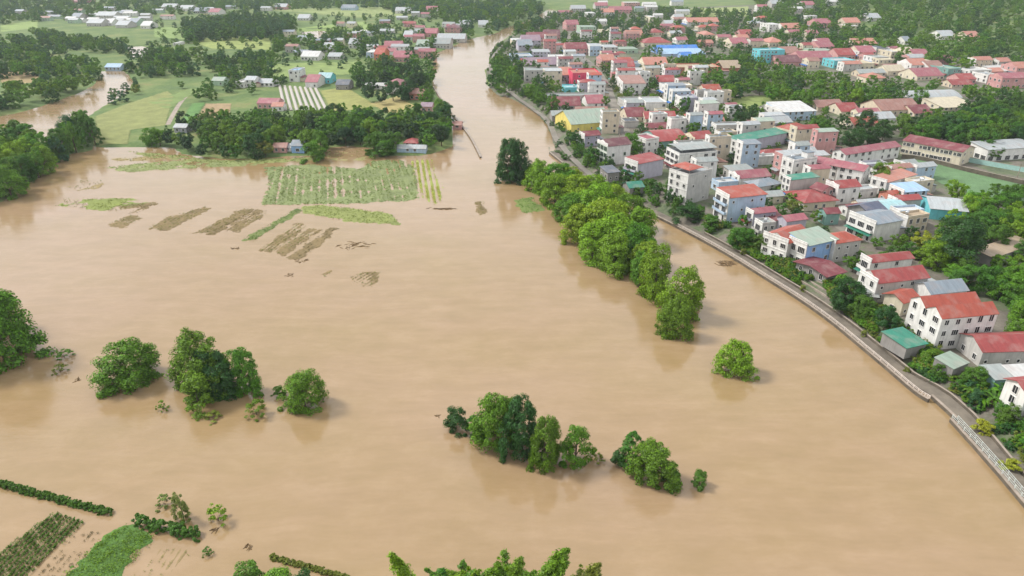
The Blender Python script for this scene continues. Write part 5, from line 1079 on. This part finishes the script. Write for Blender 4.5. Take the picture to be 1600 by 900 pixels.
# ------------------------------------------------------------------ fields and crops
def field(name, poly_px, col, z=.05, amp=.12, row=None, rs=1.2, res=.6, tuft=0, tcol='field', th=.5, nz=.12, onland=False, tsize=.16, seed=1, lbl='crop plants', jit=.28, gp=.22, snap=.8):
    poly = [tuple((PG(x, y) if onland else P(x, y, 0))[:2]) for x, y in poly_px]
    xs, ys = [p[0] for p in poly], [p[1] for p in poly]
    gx = np.arange(min(xs), max(xs) + res, res); gy = np.arange(min(ys), max(ys) + res, res)
    X, Y = np.meshgrid(gx, gy); sd = sdist(X.ravel(), Y.ravel(), poly).reshape(X.shape)
    sd = sd + (vnoise(X, Y, 3.5, seed) - .5) * (2.6 if not onland else .5) + (0 if onland else (vnoise(X, Y, 1.2, seed + 8) - .5) * 1.8)
    if row:
        a, b = P(*row[0]), P(*row[1]); d = (b - a); d.z = 0; d.normalize(); u = X * -d.y + Y * d.x; rw = np.sin(u * 2 * math.pi / rs + 2.2 * (vnoise(u, u * 0, rs * 3.1, seed + 2) - .5)) - .9 * (vnoise(u, u * 0 + 7, rs * 1.6, seed + 4) > .72)
    else: rw = np.zeros_like(X)
    zz = z + amp * rw + nz * 2 * (vnoise(X, Y, 6, seed + 3) - .5) + nz * (vnoise(X, Y, 1.7, seed + 5) - .5)
    if onland: zz = ter(X.ravel(), Y.ravel()).reshape(X.shape) + .10 + np.maximum(amp * rw, -.05)
    else: zz = np.where(sd > -.4, np.minimum(zz, .02 - .2 * np.clip(sd + .4, 0, 1)), zz)
    nr, nc = X.shape; i = (np.arange(nr - 1)[:, None] * nc + np.arange(nc - 1)[None, :]).ravel(); Fc = np.stack([i, i + 1, i + nc + 1, i + nc], 1)
    keep = (sd.ravel()[Fc] < .6).all(1); Fc = Fc[keep]
    if not len(Fc): return
    used = np.unique(Fc); mp_ = np.full(X.size, -1); mp_[used] = np.arange(len(used))
    V = np.stack([X.ravel(), Y.ravel(), zz.ravel()], 1)[used]
    o = obj(name, mesh_np(name, V, mp_[Fc], (M['field'],), None, True), None, rgb(col, .78 if onland else 1.0)); tag(o, kind='structure')
    if tuft:
        rng = np.random.default_rng(seed); A = X.size
        q = rng.uniform((min(xs), min(ys)), (max(xs), max(ys)), (int((max(xs) - min(xs)) * (max(ys) - min(ys)) * tuft), 2))
        s2 = sdist(q[:, 0], q[:, 1], poly)
        if row:
            u = q[:, 0] * -d.y + q[:, 1] * d.x; k = (np.round(u / rs - .25) + .25) * rs - u; q = q + np.stack([-d.y * k, d.x * k], 1) * snap
        gap = vnoise(q[:, 0], q[:, 1], 5, seed + 9); q = q[(s2 < -.2) & (gap > gp)]
        base = np.full(len(q), .0) if not onland else ter(q[:, 0], q[:, 1])
        n = 7; pp = np.repeat(np.c_[q, base], n, 0); off = rng.normal(size=(len(pp), 3)) * np.array([jit, jit, 0]) * (th / .6); pp = pp + off; pp[:, 2] += rng.uniform(.08, th, len(pp))
        nn = rng.normal(size=(len(pp), 3)) * .6 + np.array([0, 0, .8]); nn /= np.linalg.norm(nn, axis=1, keepdims=True)
        v, f = leaf_quads(pp, nn, tsize * rng.uniform(.6, 1.4, len(pp)), rng, .5)
        t = obj('crop_foliage', mesh_np('crop_foliage', v, f, (M['leaf'],)), None, GREEN[tcol] + (1,)); tag(t, lbl, 'crop', kind='stuff')
FR = ((520, 318), (518, 262))
field('flooded_field', [(412, 262), (480, 257), (562, 264), (582, 251), (628, 250), (650, 262), (654, 312), (560, 318), (408, 321), (420, 290)], '747E50', .11, .08, FR, 3.6, .5, 1.0, 'field', .4, .10, snap=.25, lbl='pale green crop rows in the large flooded field')
field('flooded_field', [(640, 250), (672, 250), (692, 300), (686, 320), (664, 312), (650, 285)], '8C9448', -.02, .12, ((665, 318), (655, 250)), 2.6, .4, 1.0, 'yellow', .9, .05, lbl='yellow-green rows beside the large flooded field')
field('flooded_field', [(470, 322), (500, 320), (615, 333), (626, 352), (540, 346), (475, 333)], '7C8448', .10, .04, None, 1, .6, .6, 'olive', .5, .06, lbl='olive strip below the large flooded field')
field('flooded_field', [(378, 375), (465, 325), (472, 329), (396, 378)], '66703C', .12, .04, None, 1, .6, .9, 'mid', .6, .06, lbl='dark green diagonal strip in the flood')
BR = '776644'
for k, pl in enumerate([[(168, 350), (205, 335), (224, 340), (190, 358)], [(200, 334), (225, 321), (246, 318), (216, 333)], [(230, 358), (260, 340), (320, 322), (330, 326), (262, 361)], [(300, 365), (380, 325), (400, 327), (330, 366)], [(345, 361), (402, 327), (416, 330), (365, 363)],
                        [(404, 392), (465, 348), (476, 350), (424, 394)], [(424, 396), (485, 355), (497, 358), (445, 398)], [(446, 403), (516, 355), (530, 358), (470, 406)], [(548, 434), (565, 424), (597, 424), (590, 440), (575, 450), (560, 446)], [(742, 316), (756, 314), (760, 334), (748, 338)], [(322, 366), (392, 329), (398, 330), (334, 367)], [(360, 362), (412, 332), (420, 333), (372, 364)], [(413, 394), (476, 352), (481, 353), (424, 395)], [(436, 399), (498, 358), (503, 359), (446, 400)], [(175, 322), (240, 316), (246, 319), (196, 327)]]):
    field('mud_strip', pl, BR, .09 if k < 8 else .06, .05, (pl[0], pl[1]), 1.6, .6, 1.0, ('olive', 'brown', 'olive')[k % 3], .4, .09, tsize=.12, seed=k + 3, lbl=f'withered stalks on the {ordn[k]} mud strip of the flood')
field('flooded_field', [(85, 322), (100, 310), (200, 310), (232, 318), (180, 330), (140, 327)], '76803F', .03, .05, None, 1, .7, .5, 'olive', .5, .14, seed=21, lbl='green weeds on the drowned bank at the left')
field('flooded_field', [(160, 262), (250, 252), (420, 250), (416, 258), (300, 263), (200, 269)], '7C8450', .07, .04, None, 1, .8, .5, 'olive', .5, .12, seed=22, lbl='strip of weeds between flood and wood')
field('mud_strip', [(175, 248), (280, 241), (288, 248), (180, 253)], '8A7B52', .06, .04, None, 1, .8, .3, 'olive', .4, .12, seed=23, lbl='brown weeds near the olive field')
field('mud_strip', [(105, 290), (130, 280), (168, 280), (150, 296), (115, 298)], '84744E', -.02, .05, None, 1, .7, .15, 'olive', .4, .14, seed=24, lbl='scattered stalks left of the weedy bank')
field('flooded_field', [(800, 312), (832, 309), (852, 328), (820, 336)], '66763A', .12, .03, None, 1, .6, .5, 'bright', .5, .05, seed=25, lbl='grass patch above water beside the bright tree row')
field('mud_strip', [(496, 432), (508, 422), (522, 422), (514, 434)], BR, .02, .03, None, 1, .5, .2, 'olive', .3, .12, seed=26, lbl='small withered patch in mid flood')
field('flooded_field', [(200, 236), (285, 243), (345, 250), (440, 247), (505, 245), (505, 250), (420, 255), (330, 256), (230, 246)], '7A8048', .06, .03, None, 1, .8, .5, 'olive', .5, .12, seed=27, lbl='grassy margin along the wood at the flood edge')
field('flooded_field', [(510, 236), (580, 233), (588, 246), (560, 252), (510, 250)], '8A8452', -.03, .03, None, 1, .8, .25, 'olive', .4, .12, seed=28, lbl='drowned grass in the inlet before the wood')
# plots at the lower left
DR = ((60, 880), (120, 815))
field('flooded_plot', [(-60, 905), (88, 800), (134, 816), (30, 912), (-60, 960)], '6E6A40', -.09, .08, DR, 1.05, .25, 13.0, 'mid', .6, .04, tsize=.13, jit=.10, gp=.04, seed=31, lbl='rows of green vegetables on the left flooded plot')
field('flooded_plot', [(30, 920), (130, 826), (178, 836), (100, 910), (60, 940)], '8C7A55', -.05, .08, DR, 1.3, .25, 1.6, 'brown', .3, .12, tsize=.10, seed=32, lbl='sparse stalks on the muddy plot between the green plots')
field('flooded_plot', [(185, 820), (244, 838), (190, 905), (130, 960), (60, 940), (100, 900)], '4F7030', .16, .03, None, 1, .25, 4.2, 'bright', .75, .05, tsize=.15, seed=33, lbl='dense bright green crop on the lower left plot')
field('flooded_plot', [(200, 905), (258, 855), (300, 862), (250, 920), (215, 940)], '8C7A55', -.13, .07, DR, 1.2, .3, .5, 'olive', .3, .12, tsize=.09, seed=34, lbl='drowned stubble right of the bright green crop')
# fields on dry land
for k, (pl, c) in enumerate([([(146, 228), (150, 182), (205, 160), (262, 142), (272, 150), (258, 196), (204, 203), (200, 226)], '8B9155'), ([(280, 192), (300, 162), (320, 160), (302, 192)], '5F8A45'), ([(303, 190), (322, 162), (362, 162), (356, 190)], 'A58E6A'), ([(232, 160), (300, 138), (330, 142), (296, 150), (262, 172)], '7A9050'),
                             ([(500, 142), (540, 136), (590, 166), (520, 176)], '989A58'), ([(575, 162), (622, 150), (650, 166), (610, 180)], 'B0A268'), ([(400, 100), (560, 96), (560, 116), (430, 122)], '869A56'), ([(450, 46), (570, 33), (580, 46), (540, 52), (482, 56)], '8AA258'), ([(240, 40), (288, 44), (290, 62), (240, 58)], '869E58'),
                             ([(0, 40), (60, 31), (60, 44), (0, 50)], '8AA058'), ([(380, 15), (560, 12), (720, 8), (730, 22), (560, 27), (480, 20)], '909E60'), ([(1100, 158), (1200, 147), (1270, 156), (1210, 178), (1112, 182)], '869652'), ([(1060, 14), (1170, 10), (1172, 26), (1060, 26)], '93A062'), ([(0, 112), (62, 113), (64, 128), (20, 132), (0, 130)], 'A89468'),
                             ([(290, 62), (420, 52), (426, 78), (330, 76)], '94A258'), ([(410, 120), (440, 122), (440, 132), (410, 134)], '7A9050'), ([(1420, 0), (1500, -4), (1500, 4), (1430, 8)], '909E6A')]):
    field('field', pl, c, row=(pl[0], pl[1]), amp=.03, rs=2.0, res=2.0 if k not in (0, 1, 2, 4) else 1.2, onland=True)
pl = [(1405, 252), (1440, 247), (1500, 262), (1640, 292), (1640, 330), (1520, 304), (1480, 290), (1410, 268)]
field('sports_pitch_field', pl, '66875C', onland=True, amp=0, res=2)
# plastic-covered beds of the market garden
for k in range(8):
    xt, xb = 437 + k * 8.0, 446 + k * 9.2
    a, b = PG(xt, 134 + k * .6), PG(xb, 173); r = empty('mulch_bed', a); d = (b - a); d.z = 0; L_ = d.length; d.normalize(); s = Vector((-d.y, d.x, 0)); m = MB(); wd = 1.15
    prof = [(-wd, .0), (-wd * .7, .55), (0, .75), (wd * .7, .55), (wd, .0)]
    for q in range(4):
        (o0, h0), (o1, h1) = prof[q], prof[q + 1]; z0 = .12
        m.poly([s * o0 + Vector((0, 0, z0 + h0)), s * o1 + Vector((0, 0, z0 + h1)), d * L_ + s * o1 + Vector((0, 0, z0 + h1)), d * L_ + s * o0 + Vector((0, 0, z0 + h0))])
    m.build('plastic_sheet', M['paint'], r, rgb('A8A29A')); m = MB(); m.poly([s * o + Vector((0, 0, .12 + h)) for o, h in prof]); m.poly([d * L_ + s * o + Vector((0, 0, .12 + h)) for o, h in prof[::-1]]); m.build('end_cover', M['paint'], r, rgb('A39C94'))
    tag(r, f'{ordn[k]} white plastic-covered garden bed counted from the left', 'garden bed', 'plastic-covered beds across the river')

# ------------------------------------------------------------------ dike, walls, poles, drift
def long_wall(name, pts, z0, z1, wd, mat, label, cat='wall', onland=True, color=None):
    line = [tuple((PG(x, y) if onland else P(x, y, 0))[:2]) for x, y in pts]; line = resample(smooth(line), 6); b = Vector((line[0][0], line[0][1], 0)); zz = gz(*line[0]) if onland else 0
    r = empty(name, (b.x, b.y, zz)); l = [(p[0] - b.x, p[1] - b.y) for p in line]; m = MB(); ribbon(m, offset(l, -wd / 2), offset(l, wd / 2), z0, z1); m.build('wall', mat, r, color)
    m = MB(); ribbon(m, offset(l, -wd / 2 - .06), offset(l, wd / 2 + .06), z1 + .003, z1 + .12); m.build('coping', M['coping'], r); tag(r, label, cat)
long_wall('dike_wall', [(677, 136), (690, 158), (712, 186), (733, 212), (743, 230), (751, 247)], -1.5, .7, .9, M['stone'], 'thin drowned dike wall running into the upper channel', onland=False)
long_wall('pitch_wall', [(1408, 247), (1440, 250), (1500, 266), (1560, 280), (1640, 298)], -.3, 2.0, .3, M['stone'], 'brown boundary wall of the sports pitch')
long_wall('garden_wall', [(1512, 253), (1560, 262), (1640, 276)], -.3, 2.4, .3, M['paint'], 'pale teal wall beyond the sports pitch', color=rgb('9CC0B8'))
def pole(px, py, h, label, arms=1):
    p = PG(px, py); r = empty('utility_pole', p); m = MB(); m.tube([(0, 0, -.3), (0, 0, h)], [.19, .12], 8); m.build('shaft', M['coping'], r)
    for k in range(arms):
        m = MB(); m.box(-.9, .9, -.06, .06, h - .5 - .8 * k, h - .38 - .8 * k); m.build('crossarm', M['paint'], r, rgb('8A8880'))
    tag(r, label, 'utility pole', 'utility poles')
for px, py, h, lb in [(1546, 226, 9, 'concrete utility pole at the corner of the white hall'), (1556, 224, 9, 'second concrete pole beside the white hall corner'), (1587, 284, 9, 'concrete pole standing at the sports pitch wall'), (1128, 92, 14, 'tall thin mast rising near the blue-roofed building'), (1162, 96, 11, 'shorter mast near the turquoise building'),
                      (1302, 290, 9, 'concrete pole beside the three-storey school wing'), (968, 215, 8, 'concrete pole on the street below the yellow shed'), (1000, 240, 8, 'concrete pole on the street behind the long red roof')]:
    pole(px, py, h, lb, 2 if h < 10 else 1)
def drift(px, py, wpx, label, n=26, long=1.0):
    p = P(px, py, 0); sc = ppm(p); R_ = wpx / sc / 2; r = empty('driftwood', p); rr = random.Random(px); m = MB()
    for k in range(n):
        a = rr.uniform(-.5, .5) + (0 if long > 1 else rr.uniform(0, 3)); x, y = rr.gauss(0, R_ * .45), rr.gauss(0, R_ * .22 * (1.6 if long <= 1 else .5)); l = rr.uniform(.3, 1.0) * max(.8, R_ * .4); t = rr.uniform(.05, .14)
        m.tube([(x - math.cos(a) * l, y - math.sin(a) * l, rr.uniform(-.03, .08)), (x, y, rr.uniform(.02, .16)), (x + math.cos(a) * l, y + math.sin(a) * l, rr.uniform(-.03, .10))], [t * .6, t, t * .4], 5)
    m.build('branches', M['debris'], r); tag(r, label, 'driftwood', 'drift in the flood')
drift(556, 384, 42, 'brown drift of branches right of the mud strips', 30); drift(694, 326, 44, 'thin curved line of drift beside the yellow-green rows', 24, 2); drift(366, 388, 16, 'small dark drift left of the mud strips', 14); drift(452, 430, 20, 'tiny drift below the mud strips', 10)
drift(1136, 412, 34, 'brown debris heap caught against the promenade wall', 60); drift(682, 650, 10, 'twig floating left of the central clump', 6); drift(764, 696, 16, 'twigs floating below the central clump', 8); drift(388, 856, 18, 'small drift near the bottom left shrubs', 12)
drift(338, 828, 14, 'drift caught below the ragged olive bush', 8); drift(470, 408, 22, 'brown drift at the end of the last mud strip', 14); drift(120, 594, 12, 'speck of drift near the brownish bush', 6)

# ------------------------------------------------------------------ labels for everything placed in bulk
LANDMARK = [('the bright red house', 918, 130), ('the yellow-walled shed', 925, 195), ('the turquoise building', 1205, 88), ('the vivid blue roof', 1060, 78), ('the cream school', 1465, 238), ('the arched grey hall', 1460, 150), ('the big white riverside house', 1490, 510), ('the light blue riverside house', 1275, 395),
            ('the tall white house', 1080, 300), ('the long pale blue house', 1160, 330), ('the glass-fronted house', 950, 240), ('the river bend', 770, 70), ('the plastic-covered beds', 470, 155), ('the white house across the river', 617, 138), ('the flooded white house', 640, 228), ('the olive field', 190, 195),
            ('the sports pitch', 1520, 290), ('the green-roofed house', 1255, 288), ('the three-storey school wing', 1315, 255), ('the slate-roofed white house', 1380, 355), ('the long salmon-walled building', 1090, 110), ('the wooded hillside', 1500, 50), ('the far right edge', 1600, 420), ('the curved red roof', 1050, 212),
            ('the side stream', 160, 140), ('the narrow pond', 500, 55), ('the left edge', 0, 240), ('the lower promenade', 1480, 620), ('the upper left field', 60, 40), ('the red-gabled house', 1410, 435), ('the violet green-roofed house', 1190, 215), ('the pink town cluster', 1290, 90), ('the cream hillside houses', 1400, 85), ('the far bright field', 520, 42), ('the two white village houses', 385, 128), ('the orange hipped house', 1250, 200), ('the white corner house', 990, 140), ('the top edge', 1000, 12)]
groups = {}
for root, look, cat, grp, pos in AUTO:
    u, v = proj(pos); lm = min(LANDMARK, key=lambda q: math.hypot((q[1] - u), (q[2] - v) * 2.2)); dx, dy = u - lm[1], (v - lm[2]) * 2.2
    rel = ('right of' if dx > 0 else 'left of') if abs(dx) > abs(dy) else ('below' if dy > 0 else 'beyond')
    groups.setdefault((look, rel, lm[0]), []).append((math.hypot(dx, dy), root, cat, grp))
for (look, rel, lm), lst in groups.items():
    lst.sort(key=lambda q: q[0])
    for k, (d_, root, cat, grp) in enumerate(lst):
        extra = '' if len(lst) == 1 else (', nearest to it' if k == 0 else f', {ordn[k] if k < 20 else "further"} nearest to it')
        tag(root, f'{look} {rel} {lm}{extra}', cat, grp)

# ------------------------------------------------------------------ haze
mb = MB(); mb.box(-7600, 7600, -700, 7600, -3.2, 175)
hm = bpy.data.materials.new('haze'); hm.use_nodes = True; t = hm.node_tree; t.nodes.remove(t.nodes['Principled BSDF'])
pv = t.nodes.new('ShaderNodeVolumePrincipled'); pv.inputs['Color'].default_value = (.86, .93, 1.0, 1); pv.inputs['Density'].default_value = HAZE; pv.inputs['Anisotropy'].default_value = .2
t.links.new(pv.outputs[0], t.nodes['Material Output'].inputs['Volume'])
tag(mb.build('haze', hm), kind='stuff')
